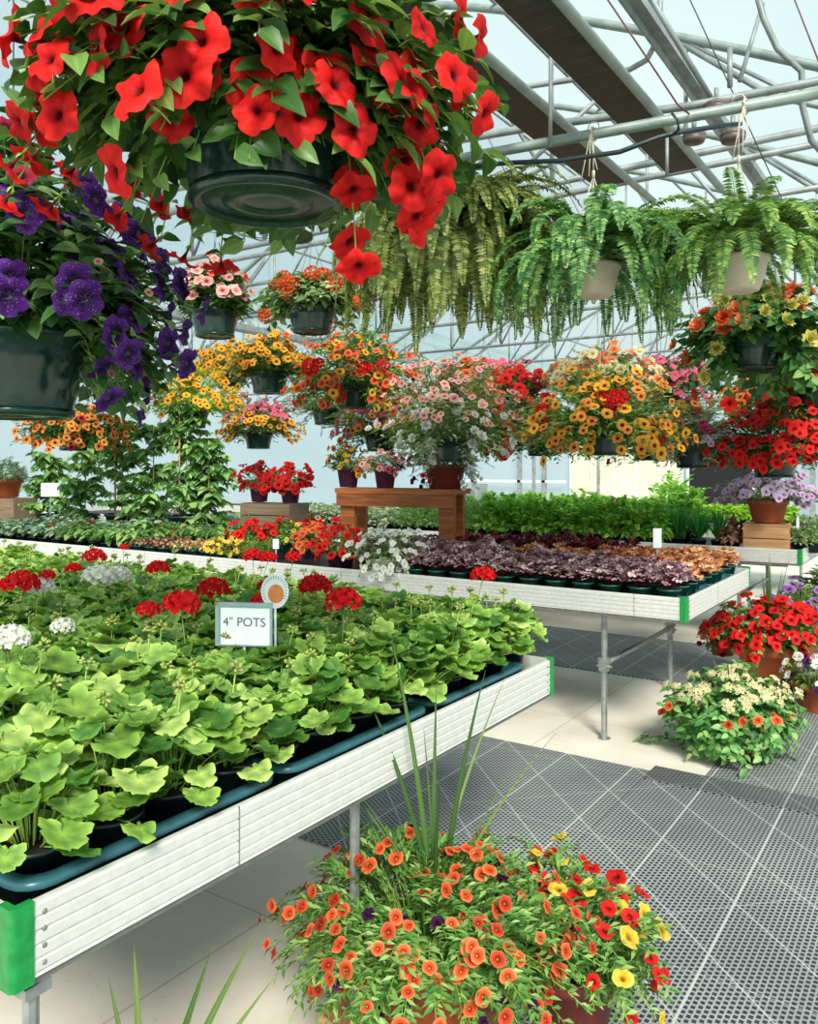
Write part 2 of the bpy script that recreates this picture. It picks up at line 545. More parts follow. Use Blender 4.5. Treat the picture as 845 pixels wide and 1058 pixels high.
def dup(root, kids, loc, rotz=0.0, scale=1.0, label=None, group=None):
    r = root.copy()
    COL.objects.link(r)
    r.location = loc
    r.rotation_euler = (0, 0, rotz)
    r.scale = (scale,) * 3
    if label:
        r['label'] = label
    if group:
        r['group'] = group
    for ch in kids:
        c = ch.copy()
        COL.objects.link(c)
        c.parent = r
    return r


# ---------------------------------------------------------------- leaf and flower shapes
def t_leaf(w=0.4, droop=0.25, fold=0.25, nl=4, pk=0.42, wave=0.0):
    V, rad, Fs = [], [], []
    for i in range(nl + 1):
        t = i / nl
        hw = w / 2 * (math.sin(math.pi * min(1, t ** (math.log(0.5) / math.log(pk)))) ** 0.8 if 0 < t < 1 else 0.04)
        z = -droop * t * t
        for j in (-1, 0, 1):
            V.append((t, j * hw, z + abs(j) * hw * fold * 2 + (wave * math.sin(t * 9) * abs(j))))
            rad.append(abs(j) * 0.9)
    for i in range(nl):
        for j in range(2):
            a = i * 3 + j
            Fs.append((a, a + 3, a + 4, a + 1))
    return tmpl(V, Fs, rad)


def t_round(n=28, lobes=7, cup=0.25, ruff=0.10, notch=True, depth=0.14, seed=0):
    rr = random.Random(seed)
    V, rad, Fs = [(0, 0, 0)], [0.0], []
    ph = rr.random() * 6
    for q in (0.35, 0.7, 1.0):
        for j in range(n):
            w = math.pi + 2 * math.pi * j / n      # seam of the notch at -x (petiole side)
            a = w - math.pi
            e = 1.0
            if q > 0.5:
                e = 1 - depth * q * (1 - abs(math.cos(lobes * a / 2)) ** 0.6) - 0.035 * q * abs(math.sin(lobes * 1.5 * a))
            if notch:
                dd = min(a, 2 * math.pi - a)
                e *= 1 - 0.72 * max(0, 1 - dd / 0.42)
            r = q * e
            z = cup * q * q + ruff * q * q * math.cos(lobes * a) + 0.10 * q * q * math.sin(2 * a + ph * 2)
            V.append((r * math.cos(w), r * math.sin(w), z))
            rad.append(q)
    for j in range(n):
        Fs.append((0, 1 + j, 1 + (j + 1) % n))
    for k in range(2):
        for j in range(n):
            a, b = 1 + k * n + j, 1 + k * n + (j + 1) % n
            Fs.append((a, a + n, b + n, b))
    return tmpl(V, Fs, rad)


def t_trumpet(n=20, rings=((0.035, -1.0, 0.0), (0.07, -0.5, 0.02), (0.15, -0.14, 0.08), (0.38, 0.02, 0.3), (0.75, 0.06, 0.7), (1.0, -0.04, 1.0)), lobe=0.2, wav=0.13, seed=0):
    rr = random.Random(seed)
    V, rad, Fs = [], [], []
    ph = [rr.random() * 6 for _ in range(4)]
    for r, z, q in rings:
        for j in range(n):
            w = 2 * math.pi * j / n
            e = 1 - (lobe * (1 - abs(math.cos(2.5 * w)) ** 0.7) if r > 0.5 else 0)
            zz = z + (wav * r * r * (math.sin(3 * w + ph[0]) + 0.8 * math.sin(7 * w + ph[1])) - 0.10 * r * (1 - abs(math.cos(2.5 * w))) if r > 0.3 else 0)
            e *= 1 + (0.08 * math.sin(2 * w + ph[2]) if r > 0.5 else 0)
            V.append((zz, r * e * math.cos(w), r * e * math.sin(w)))
            rad.append(q)
    for i in range(len(rings) - 1):
        for j in range(n):
            a, b = i * n + j, i * n + (j + 1) % n
            Fs.append((a, b, b + n, a + n))
    Fs.append(tuple(range(n))[::-1])
    return tmpl(V, Fs, rad)


# template axis +x is the way a flower looks
T_BIG = [t_trumpet(30, seed=i) for i in range(3)]
RC = ((0.12, -0.62, 0.0), (0.2, -0.2, 0.1), (0.5, 0.0, 0.45), (1.0, -0.05, 1.0))
T_SM = [t_trumpet(15, RC, 0.16, 0.12, seed=i + 9) for i in range(3)]
T_TINY = [t_trumpet(10, ((0.15, -0.3, 0.0), (0.4, 0.0, 0.4), (1.0, 0.02, 1.0)), 0.3, 0.12, seed=i + 19) for i in range(2)]
T_LEAF = t_leaf(0.42, 0.22, 0.25)
T_LEAFB = t_leaf(0.62, 0.3, 0.2)
T_LEAFS = t_leaf(0.34, 0.15, 0.3, 2)
T_LEAFW = t_leaf(0.55, 0.35, 0.2, 3, 0.45)
T_PETAL = t_leaf(0.9, -0.25, 0.15, 2, 0.62)
T_GER = [t_round(42, 7, 0.22, 0.09, True, 0.2, i) for i in range(3)] + [t_round(40, 5, -0.1, 0.13, True, 0.24, 7)]
T_HEU = [t_round(16, 5, 0.1, 0.22, True, 0.2, i + 30) for i in range(2)]
T_IVY = t_round(12, 5, 0.0, 0.1, True, 0.3, 50)


def flower_mesh(name, mat, kind, seed=0):
    rr = random.Random(seed)
    b = NB()
    mats = [mat]
    if kind == 'big':
        b.put(T_BIG[seed % 3], (0, 0, 0), (0, 0, 1), (1, 0, 0), 1.0)
        mats = [mat, 'l_stem']
        for k in range(5):
            w = k * 1.2566
            b.put(T_LEAFS, (0.03 * math.cos(w), 0.03 * math.sin(w), -1.02), (math.cos(w) * 0.5, math.sin(w) * 0.5, 1), (math.cos(w), math.sin(w), 0), 0.42, 1)
        b.tube([(0, 0, -1.0), (0.05, 0, -1.5)], 0.03, 5, 1)
    elif kind == 'small':
        b.put(T_SM[seed % 3], (0, 0, 0), (0, 0, 1), (1, 0, 0), 1.0)
    elif kind == 'tiny':
        b.put(T_TINY[seed % 2], (0, 0, 0), (0, 0, 1), (1, 0, 0), 1.0)
    elif kind == 'double':       # rosette of cupped petals
        for ring, (cnt, tilt, ln) in enumerate(((3, 1.5, 0.45), (5, 1.1, 0.62), (7, 0.7, 0.85), (8, 0.25, 1.0))):
            for k in range(cnt):
                w = 2 * math.pi * (k + 0.37 * ring) / cnt + rr.uniform(-0.15, 0.15)
                d = (math.cos(w) * math.cos(tilt), math.sin(w) * math.cos(tilt), math.sin(tilt))
                n = (-math.cos(w) * math.sin(tilt), -math.sin(w) * math.sin(tilt), math.cos(tilt))
                b.put(T_PETAL, (0.05 * math.cos(w), 0.05 * math.sin(w), -0.1), d, n, (ln, ln, ln))
    elif kind == 'umbel':        # ball of many florets
        for k in range(34):
            z = 1 - 1.25 * (k + 0.5) / 34
            w = k * 2.39996
            s_ = math.sqrt(max(0, 1 - z * z))
            o = Vector((s_ * math.cos(w), s_ * math.sin(w), z * 0.72)).normalized()
            c = Vector((s_ * math.cos(w), s_ * math.sin(w), z * 0.72)) * rr.uniform(0.78, 0.95)
            a = o.orthogonal().normalized()
            e = o.cross(a)
            for j in range(5):
                v = j * 1.2566 + rr.random() * 0.4
                d = a * math.cos(v) + e * math.sin(v) + o * rr.uniform(0.1, 0.6)
                b.put(T_PETAL, c, d, o, 0.34)
    elif kind == 'cluster':      # tight cluster of 9 small florets (bacopa, verbena)
        for k in range(9):
            w = k * 2.4
            r_ = 0.24 * math.sqrt(k) * 1.05
            o = Vector((r_ * 0.6 * math.cos(w), r_ * 0.6 * math.sin(w), 1)).normalized()
            b.put(T_TINY[k % 2], (r_ * math.cos(w), r_ * math.sin(w), -0.3 * r_ * r_), o, (1, 0, 0), 0.3)
    return b.mesh(name, mats)


FM = {}


def fmesh(mat, kind):
    k = (mat, kind)
    if k not in FM:
        FM[k] = [flower_mesh('blossom', mat, kind, i) for i in range(3 if kind == 'big' else 2)]
    return FM[k]


def unit(v):
    v = np.asarray(v, float)
    return v / (np.linalg.norm(v) + 1e-9)


def grow(b, R_, up, down, stems, per, leaf, llen, start=0.06, low=0.35, stem_r=0.0012, mats=(0, 1), rr=None, inner=True, clear=None, lump=0.25, tmin=0.3):
    """arching stems from the pot out to a lumpy dome; returns [(tip, outward)] places for flowers.
    clear = (direction, half-width): keeps low stems off the side from which the pot shows"""
    rr = rr or R
    ph = [rr.random() * 6.28 for _ in range(4)]
    spots = []
    for i in range(stems):
        az = i * 2.39996 + rr.uniform(-0.3, 0.3)
        q = rr.random()
        isl = rr.random() < low
        if isl and clear is not None:
            da = (az - clear[0] + math.pi) % (2 * math.pi) - math.pi
            if abs(da) < clear[1]:
                isl = False
        lumpf = 1 + lump * (math.sin(2 * az + ph[0]) * 0.5 + math.sin(5 * az + ph[1]) * 0.3 + math.sin(3 * q * 6 + ph[2]) * 0.3)
        k = rr.uniform(0.78, 1.06) * lumpf
        if isl:
            g = rr.random()
            rad_, zz = R_ * (1 - 0.3 * g * g) * k, -down * g * rr.uniform(0.7, 1.1)
        else:
            a = (q ** 0.7) * math.pi / 2
            rad_, zz = R_ * math.sin(a) * k, up * math.cos(a) * k
        e = np.array([rad_ * math.cos(az), rad_ * math.sin(az), zz])
        s0 = np.array([start * math.cos(az) * min(1, rad_ / R_), start * math.sin(az) * min(1, rad_ / R_), 0.0])
        c = (s0 + e) / 2
        c[2] = max(c[2], e[2] * 0.8) + 0.28 * min(up, R_) * (0.4 + rad_ / R_ * 0.6)
        f = lambda t: (1 - t) ** 2 * s0 + 2 * t * (1 - t) * c + t * t * e
        b.tube([f(t) for t in (0, 0.3, 0.55, 0.8, 1)], stem_r, 3, mats[1], cap=False)
        for j in range(per):
            t = tmin + (1 - tmin) * (j + rr.random()) / per
            p = f(t)
            tg = unit(f(min(1, t + 0.05)) - f(t - 0.05))
            out = unit(p - np.array([0, 0, -0.3 * R_]))
            sd = unit(np.cross(tg, out + 1e-3))
            sgn = -1 if j % 2 else 1
            d = tg * rr.uniform(0.1, 0.9) + sd * sgn * rr.uniform(0.5, 1.0) + out * rr.uniform(-0.1, 0.6) + np.array([0, 0, rr.uniform(-0.2, 0.25)])
            n = out * 0.7 + np.array([rr.uniform(-0.4, 0.4), rr.uniform(-0.4, 0.4), rr.uniform(0.3, 1.0)])
            s_ = llen * rr.uniform(0.65, 1.15)
            b.put(leaf, p, d, n, s_, mats[0])
        for t in (1.0, 0.86, 0.7):
            p = f(t)
            out = unit(unit(p - np.array([0, 0, -0.25 * R_])) + np.array([rr.uniform(-.35, .35), rr.uniform(-.35, .35), rr.uniform(-.15, .45)]))
            spots.append((p + out * llen * 0.55, out))
    if inner:
        for i in range(int(stems * 1.3)):
            az = rr.random() * 6.28
            k = rr.random() ** 0.5
            zz = rr.uniform(0.0, 0.55) * up * (1 - k * 0.6)
            p = (R_ * 0.62 * k * math.cos(az), R_ * 0.62 * k * math.sin(az), zz)
            b.put(leaf, p, (math.cos(az), math.sin(az), rr.uniform(-0.5, 0.2)), (rr.uniform(-.4, .4), rr.uniform(-.4, .4), 1), llen * 1.35, mats[0])
    return spots


def add_flowers(root, spots, specs, rr=None, mind=0.6, face=None, name='flower'):
    """specs: [(material, kind, count, size, test or None, label)] ; each flower is a part of its plant"""
    rr = rr or R
    loc = np.array(root.location)
    tocam = unit(np.array([0, 0, CAMZ]) - loc) if face is None else np.array(face)
    used = []
    sp = [s for s in spots if np.dot(s[1], tocam) > -0.02]
    rr.shuffle(sp)
    total, extra = 0, {}
    for mat, kind, cnt, size, test, lab in specs:
        ms = fmesh(mat, kind)
        got = 0
        for p, o in sp:
            if got >= cnt:
                break
            if test and not test(p):
                continue
            if any((p[0] - q[0]) ** 2 + (p[1] - q[1]) ** 2 + (p[2] - q[2]) ** 2 < (mind * (size + q[3])) ** 2 for q in used):
                continue
            used.append((p[0], p[1], p[2], size))
            o2 = unit(o + tocam * rr.uniform(0.0, 0.25 if kind == 'big' else 0.7) + np.array([rr.uniform(-.3, .3), rr.uniform(-.3, .3), rr.uniform(-.2, .2)]))
            z = Vector(o2)
            mtx = Matrix.Translation(Vector(p)) @ z.to_track_quat('Z', 'Y').to_matrix().to_4x4() @ Matrix.Rotation(rr.random() * 6.28, 4, 'Z') @ Matrix.Scale(size * rr.uniform(0.8, 1.15), 4)
            got += 1
            total += 1
            if total > 98 and kind == 'small':
                q_ = np.array(mtx.to_3x3())
                extra.setdefault(mat, []).append((np.array(mtx.to_translation()), q_))
                continue
            f = link(name, rr.choice(ms), root, mtx)
            if lab:
                f['label'] = lab
    if extra:
        b = NB()
        mats = list(extra)
        for i, m in enumerate(mats):
            for j, (pt, q_) in enumerate(extra[m]):
                s_ = float(np.linalg.norm(q_[:, 2]))
                b.put(T_SM[j % 3], pt, q_[:, 2], q_[:, 0], s_, i)
        o = b.build('remaining_flowers', mats, root)
        o['kind'] = 'stuff'


def pot_mesh(kind):
    b = NB()
    if kind == 'hang':           # unit: rim radius 1, height ~1.05
        b.lathe([(0.70, -1.05), (0.74, -1.03), (0.76, -0.98), (0.80, -0.75), (0.88, -0.4), (0.94, -0.12), (1.0, -0.12), (1.02, 0.0), (0.97, 0.0), (0.93, -0.14), (0.0, -0.16)], 48, 0, 0.018)
        b.lathe([(0.0, -1.04), (0.25, -1.05), (0.27, -1.07), (0.45, -1.07), (0.47, -1.04), (0.66, -1.05), (0.69, -1.09), (0.75, -1.09), (0.79, -1.05), (0.79, -0.99), (0.72, -1.0)], 48, 0)
        b.lathe([(0.0, -0.13), (0.92, -0.13), (0.92, -0.15)], 24, 1, close=False)
    elif kind == 'terra':        # classic band rim
        b.lathe([(0.0, -1.15), (0.66, -1.15), (0.69, -1.12), (0.88, -0.28), (0.97, -0.27), (1.0, -0.02), (0.98, 0.0), (0.9, 0.0), (0.88, -0.12), (0.0, -0.14)], 40, 0)
        b.lathe([(0.0, -0.12), (0.88, -0.12), (0.88, -0.14)], 24, 1, close=False)
    elif kind == 'small':        # nursery pot
        b.lathe([(0.0, -1.3), (0.66, -1.3), (0.7, -1.28), (0.9, -0.16), (0.98, -0.15), (1.0, 0.0), (0.94, 0.0), (0.92, -0.1), (0.0, -0.12)], 24, 0)
        b.lathe([(0.0, -0.1), (0.91, -0.1), (0.91, -0.12)], 16, 1, close=False)
    elif kind == 'bowl':         # cream fern pot with a rolled foot
        b.lathe([(0.0, -1.15), (0.58, -1.15), (0.66, -1.12), (0.68, -1.06), (0.72, -1.0), (0.86, -0.55), (0.93, -0.16), (1.0, -0.14), (1.02, -0.02), (0.98, 0.0), (0.92, -0.05), (0.0, -0.12)], 40, 0)
        b.lathe([(0.0, -0.1), (0.92, -0.1), (0.92, -0.12)], 20, 1, close=False)
    return b


PM = {}


def add_pot(root, kind, mat, r, z=0.0, h=1.0):
    k = (kind, mat)
    if k not in PM:
        PM[k] = pot_mesh(kind).mesh('pot', [mat, 'soil'])
    return link('pot', PM[k], root, Matrix.Translation((0, 0, z)) @ Matrix.Diagonal((r, r, r * h, 1)))


def add_hanger(root, r, top, rope=False):
    b = NB()
    rad_ = 0.0022 if rope else 0.0016
    hz = min(top - 0.02, 0.42 if not rope else 0.36)
    for k in range(4 if rope else 3):
        w = k * 2 * math.pi / (4 if rope else 3) + 0.4
        b.tube([(r * math.cos(w), r * math.sin(w), 0), (r * 0.45 * math.cos(w), r * 0.45 * math.sin(w), hz * 0.55), (0, 0, hz)], rad_, 5)
    b.tube([(0, 0, hz - 0.01), (0, 0, hz + 0.02)], rad_ * 3, 6)
    b.tube([(0, 0, hz), (0, 0, top)], rad_, 5)
    b.tube([(0.024 * math.cos(a), 0, top + 0.024 + 0.024 * math.sin(a)) for a in np.linspace(-1.57, 3.6, 9)], rad_ * 1.2, 5)
    return b.build('hanger', ['rope' if rope else 'wire'], root)


def spikes(n, L, w, rr, lean=0.5):
    """long narrow arching blades"""
    b = NB()
    for i in range(n):
        az = i * 2.39996
        le = lean * rr.uniform(0.15, 1.0)
        l = L * rr.uniform(0.65, 1.0)
        sd = np.array([-math.sin(az), math.cos(az), 0])
        V, rad, Fs = [], [], []
        k = 8
        for j in range(k + 1):
            t = j / k
            r_ = l * t * (le + 0.25 * le * t)
            z = l * t * (1 - 0.35 * le * le * t)
            p = np.array([math.cos(az) * (r_ + 0.01), math.sin(az) * (r_ + 0.01), z])
            ww = w * (0.7 + 0.9 * t if t < 0.3 else 1 - ((t - 0.3) / 0.7) ** 1.6) + 0.0004
            o = np.array([math.cos(az), math.sin(az), 0.0]) * ww * 0.35
            V += [p - sd * ww - o, p, p + sd * ww - o]
            rad += [1, 0, 1]
        for j in range(k):
            for q in (0, 1):
                a = j * 3 + q
                Fs.append((a, a + 1, a + 4, a + 3))
        b.add(V, Fs, 0, rad)
    return b


def planter(name, label, cat, loc, pot, foliage, flowers, hang=None, spike=None, group=None, mind=0.6, seed=0, rope=False, trails=()):
    """pot=(kind, mat, r, hscale); foliage=(mat, leaf tmpl, leaf length, R, up, down, stems, per, low, clear)"""
    rr = random.Random(seed + 100)
    t = thing(name, label, cat, loc, 0, group)
    if pot:
        add_pot(t, *pot[:3], 0.0, pot[3] if len(pot) > 3 else 1.0)
    lm, lt, ll, R_, up, down, stems, per, low, clear = foliage
    b = NB()
    cl = None
    if clear:
        cl = (math.atan2(-loc[1], -loc[0]) + (clear[1] if isinstance(clear, tuple) else 0), clear[0] if isinstance(clear, tuple) else clear)
    sp = grow(b, R_, up, down, stems, per, lt, ll, (pot[2] * 0.8 if pot else 0.05), low, rr=rr, clear=cl)
    for tr in trails:
        e = np.array(at(*tr[:3])) - np.array(loc)
        az = math.atan2(e[1], e[0])
        s0 = np.array([0.1 * math.cos(az), 0.1 * math.sin(az), 0.0])
        c = s0 * 0.35 + e * 0.65
        c[2] = max(0.06, e[2] + 0.12)
        f = lambda q: (1 - q) ** 2 * s0 + 2 * q * (1 - q) * c + q * q * e
        b.tube([f(q / 6) for q in range(7)], 0.0013, 4, 1, cap=False)
        for j in range(16):
            q = 0.2 + 0.8 * (j + rr.random()) / 16
            w_ = rr.random() * 6.28
            b.put(lt, f(q), (math.cos(w_), math.sin(w_), rr.uniform(-.4, .3)), (rr.uniform(-.5, .5), rr.uniform(-.5, .5), 1), ll * rr.uniform(0.5, 0.9), 0)
        out = unit(e + np.array([rr.uniform(-.2, .2), rr.uniform(-.2, .2), -0.1]))
        for q, mt in ((1.0, tr[3]), (0.8, tr[3])):
            if mt is None:
                continue
            z = Vector(unit(out + rr.uniform(0, 0.5) * unit(np.array([0, 0, CAMZ]) - np.array(loc))))
            link('flower', rr.choice(fmesh(mt, 'big')), t, Matrix.Translation(Vector(f(q)) + z * 0.03) @ z.to_track_quat('Z', 'Y').to_matrix().to_4x4() @ Matrix.Scale(tr[4], 4))
    b.build('foliage', [lm, 'l_stem'], t)
    add_flowers(t, sp, flowers, rr, mind)
    if spike:
        o = spikes(*spike[:3], rr, spike[3] if len(spike) > 3 else 0.5).build('spike_leaves', ['l_spike'], t)
    if hang:
        add_hanger(t, pot[2] if pot else 0.1, hang - loc[2], rope)
    return t


# ================================================================ THE SETTING
b = NB()
b.box(-15.2, 7.6, -6.2, 23.0, -0.1, 0.0)
fl = struct(b.build('floor', ['concrete'], smooth=False))

GUT = [-14.4, -7.2, 0.0, 7.2]
EZ, RZ = 3.15, 4.72


def roof_z(v):
    k = ((v + 14.4) % 7.2) / 3.6
    k = k if k < 1 else 2 - k
    return EZ + (RZ - EZ) * (math.sin(k * math.pi / 2) * 0.35 + k * 0.65)


b = NB()
xs = [-14.4 + 0.6 * i for i in range(37)]
V, Fs = [], []
for i, x in enumerate(xs):
    for y in (-6, 22.6):
        V.append((x, y, roof_z(x) + 0.05))
for i in range(len(xs) - 1):
    Fs.append((i * 2, i * 2 + 2, i * 2 + 3, i * 2 + 1))
b.add(V, Fs)
struct(b.build('ceiling', ['poly'], smooth=False))


def wall(name, pts):
    b = NB()
    b.add(pts, [tuple(range(len(pts)))])
    return struct(b.build(name, ['poly_wall'], smooth=False))


wall('wall_left', [(-14.4, -6, 0), (-14.4, 22.6, 0), (-14.4, 22.6, EZ + .05), (-14.4, -6, EZ + .05)])
wall('wall_right', [(7.2, -6, 0), (7.2, 22.6, 0), (7.2, 22.6, EZ + .05), (7.2, -6, EZ + .05)])
for nm, y in (('wall_back', 22.6), ('wall_front', -6)):
    wall(nm, [(-14.4, y, 0), (7.2, y, 0)] + [(x, y, roof_z(x) + 0.05) for x in reversed(xs)])
# far end: cream sliding door, dark opening with a fan, white posts
b = NB()
b.box(-9.4, -6.2, 22.42, 22.5, 0, 2.3)
for k in range(6):
    b.box(-9.4 + k * 0.64, -9.36 + k * 0.64, 22.39, 22.42, 0, 2.3, 1)
b.box(-9.5, -6.1, 22.36, 22.42, 2.3, 2.4, 1)
struct(b.build('door_1', ['cream_wall', 'white_paint'], smooth=False))
b = NB()
b.box(-6.0, -4.4, 22.42, 22.5, 0, 2.1)
b.box(-6.06, -6.0, 22.38, 22.5, 0, 2.16, 1)
b.box(-4.4, -4.34, 22.38, 22.5, 0, 2.16, 1)
b.box(-6.06, -4.34, 22.38, 22.5, 2.1, 2.16, 1)
struct(b.build('door_2', ['dark', 'white_paint'], smooth=False))
for i, v in enumerate((-14.2, -12.6, -11.0, -10.2, -3.0, -1.2)):
    b = NB()
    b.box(v - .06, v + .06, 22.3, 22.42, 0, EZ)
    struct(b.build('trim_%d' % (i + 1), ['truss'], smooth=False))
b = NB()
b.box(-14.4, -9.5, 22.3, 22.4, 0.95, 1.02)
struct(b.build('trim_7', ['white_paint'], smooth=False))


# floor mats
def floor_mat(x0, x1, y0, y1, z, label, m='mat'):
    b = NB()
    b.box(x0, x1, y0, y1, 0.0, z)
    # serrated edge along the long sides
    V, Fs = [], []
    n = int((x1 - x0) / 0.03)
    for side, y in ((-1, y0), (1, y1)):
        for i in range(min(n, 160)):
            xa = x1 - (i + 1) * 0.03
            b.add([(xa, y, z - 0.001), (xa + 0.022, y, z - 0.001), (xa + 0.011, y + side * 0.012, 0.001)], [(0, 1, 2)])
    o = b.build('floor_mat', [m], smooth=False)
    return tag(o, label, 'mat')


floor_mat(-7.6, -1.175, 2.34, 3.74, 0.008, 'grey woven floor mat in the cross aisle behind the geranium bench')
floor_mat(-9.0, -1.175, 5.37, 6.65, 0.008, 'grey woven floor mat in the cross aisle behind the plum-leaved plants')
floor_mat(-1.172, 0.3, -1.2, 3.62, 0.008, 'wide grey woven floor mat beside the orange flowered planter')
floor_mat(0.31, 2.2, -1.2, 3.62, 0.008, 'grey woven floor mat at the right edge of the main aisle')
floor_mat(-1.172, 0.9, 3.62, 3.80, 0.014, 'dark overlapping mat strip in front of the cream flowered mound')
floor_mat(-0.95, 2.2, 3.81, 9.5, 0.008, 'ribbed grey floor mat running behind the red petunia pot')
o = bpy.data.objects['floor_mat.004']
md = mat_rubber('6a6c70', '808286', '232529', 0.3, 'dark_woven_mat')
o.data.materials[0] = md


# ================================================================ BENCHES
ZT, ZS, FH = 0.78, 0.728, 0.108      # rim top, bed surface, side height


def fascia(b, p0, p1, out):
    """grooved aluminium side between two points; out = outward unit (x, y)"""
    prof = [(0, 0)]
    zb = ZT - FH
    k = 5
    prof = [(0.0, ZT), (0.006, ZT - 0.001)]
    for i in range(k):
        za = ZT - 0.004 - (FH - 0.008) * i / k
        zc = ZT - 0.004 - (FH - 0.008) * (i + 1) / k
        prof += [(0.008, za - 0.002), (0.008, zc + 0.004), (0.0045, zc + 0.002), (0.0045, zc + 0.0005)]
    prof += [(0.008, zb + 0.001), (0.006, zb), (-0.004, zb), (-0.004, ZT)]
    V, Fs = [], []
    n = len(prof)
    for p in (p0, p1):
        for o, z in prof:
            V.append((p[0] + out[0] * o, p[1] + out[1] * o, z))
    for i in range(n):
        j = (i + 1) % n
        Fs.append((i, j, n + j, n + i))
    Fs += [tuple(range(n))[::-1], tuple(range(n, 2 * n))]
    b.add(V, Fs)


def cap(root, x, y, sx, sy):
    """rounded green corner cap; sx, sy = outward signs"""
    t, w, r_ = 0.0125, 0.024, 0.010
    pts = []
    o = 0.0105
    pts.append((-w, o))
    for k in range(6):
        a = math.pi / 2 - k * math.pi / 10
        pts.append((o - r_ + r_ * math.cos(a), o - r_ + r_ * math.sin(a)))
    pts.append((o, -w))
    inn = [(o - t, -w), (o - t, o - t), (-w, o - t)]
    poly = pts + inn
    V = [(x + sx * a, y + sy * c, z) for z in (ZT - FH - 0.006, ZT + 0.004) for a, c in poly]
    n = len(poly)
    b = NB()
    Fs = [(i, (i + 1) % n, n + (i + 1) % n, n + i) for i in range(n)]
    Fs += [tuple(range(n))[::-1], tuple(range(n, 2 * n))]
    b.add(V, Fs)
    b.build('corner_cap', ['green_cap'], root, smooth=False)


def bench(label, x0, x1, y0, y1, legs, rails, caps, seams_x=(), seams_y=(), hubs=()):
    t = thing('plant_bench', label, 'bench', (0, 0, 0))
    for nm, p0, p1, o in (('front_rail', (x0, y0), (x1, y0), (0, -1)), ('side_rail', (x1, y0), (x1, y1), (1, 0)),
                          ('back_rail', (x1, y1), (x0, y1), (0, 1)), ('side_rail', (x0, y1), (x0, y0), (-1, 0))):
        b = NB()
        fascia(b, p0, p1, o)
        if nm == 'front_rail':
            for s in seams_x:
                b.box(s - 0.0012, s + 0.0012, y0 - 0.0088, y0 - 0.006, ZT - FH, ZT, 1)
        if o == (1, 0):
            for s in seams_y:
                b.box(x1 + 0.006, x1 + 0.0088, s - 0.0012, s + 0.0012, ZT - FH, ZT, 1)
            for yy in (y0 + 0.041, y1 - 0.041):     # rivets by the caps
                for k in range(4):
                    z = ZT - 0.018 - k * 0.0245
                    b.lathe([(0.004, 0), (0.004, 0.001), (0.002, 0.0025), (0.0, 0.003)], 8, 1)
                    V, Fs, mm, rd = b.raw.pop()
                    b.add([(x1 + 0.0075 + p[2], yy + p[0], z + p[1]) for p in V], Fs, 1)
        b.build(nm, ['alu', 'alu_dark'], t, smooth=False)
    b = NB()
    b.box(x0 + 0.004, x1 - 0.004, y0 + 0.004, y1 - 0.004, ZS - 0.01, ZS)
    b.build('bench_bed', ['bench_bed'], t, smooth=False)
    b = NB()
    zb = ZT - FH
    b.box(x1 - 0.035, x1 - 0.001, y0 + 0.02, y1 - 0.02, zb - 0.014, zb - 0.0005)
    b.box(x0, x1 - 0.002, y0 + 0.001, y0 + 0.035, zb - 0.014, zb - 0.0005)
    b.box(x0, x1 - 0.002, y1 - 0.035, y1 - 0.001, zb - 0.014, zb - 0.0005)
    k = x0 + 0.3
    while k < x1 - 0.2:
        b.box(k - .015, k + .015, y0 + .03, y1 - .03, zb + 0.01, ZS - 0.011)
        k += 0.6
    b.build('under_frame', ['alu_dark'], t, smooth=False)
    for c in caps:
        cap(t, *c)
    for (x, y, r_) in legs:
        b = NB()
        b.tube([(x, y, 0.0), (x, y, zb - 0.014)], r_, 8)
        b.lathe([(r_ * 1.9, 0), (r_ * 1.9, 0.006), (r_, 0.007)], 12, 0, 0, (x, y, 0))
        b.box(-r_ * 1.7, r_ * 1.7, -r_ * 1.7, r_ * 1.7, zb - 0.03, zb - 0.014, 0, None, (x, y, 0))
        b.build('leg', ['galv'], t, smooth=False)
    for a, c, r_ in rails:
        b = NB()
        b.tube([a, c], r_, 8)
        b.build('crossbar', ['galv'], t)
    for c in hubs:
        b = NB()
        b.box(-.022, .022, -.022, .022, -.035, .035, 0, None, c)
        b.box(-.03, .03, -.012, .012, -.012, .012, 0, None, (c[0], c[1], c[2] + 0.02))
        b.tube([(c[0] - .04, c[1], c[2] - 0.01), (c[0] + .04, c[1], c[2] - 0.01)], 0.007, 6)
        b.build('clamp', ['galv'], t, smooth=False)
    return t


XE = -1.10
bench('aluminium plant bench with green corner caps in the foreground, holding the geraniums', -4.7, XE, 0.645, 2.463,
      [(-1.117, 0.68, 0.012), (-1.15, 1.49, 0.0115), (-2.6, 0.75, 0.0115), (-2.6, 2.2, 0.0115), (-4.3, 2.2, 0.0115), (-4.3, 0.8, 0.0115)],
      [((-2.6, 0.75, 0.4), (-2.6, 2.2, 0.4), 0.011), ((-4.6, 1.49, 0.655), (-1.15, 1.49, 0.655), 0.01)],
      [(XE, 0.645, 1, -1), (XE, 2.463, 1, 1)], seams_y=(1.07,))
Y2, Y2b = 3.95, 5.35
XB = -1.075
lg, rl, hb = [], [], []
for x in (-1.519, -3.3, -5.1, -6.9, -8.7):
    lg += [(x, 4.07, 0.0165), (x, 5.23, 0.0165)]
    rl += [((x, 4.07, 0.385), (x, 5.23, 0.385), 0.014)]
    hb += [(x, 4.07, 0.385), (x, 5.23, 0.385), (x, 5.23, 0.62)]
rl += [((-9.0, 5.23, 0.625), (-1.2, 5.23, 0.625), 0.014), ((-9.0, 4.3, 0.655), (-1.2, 4.3, 0.655), 0.01)]
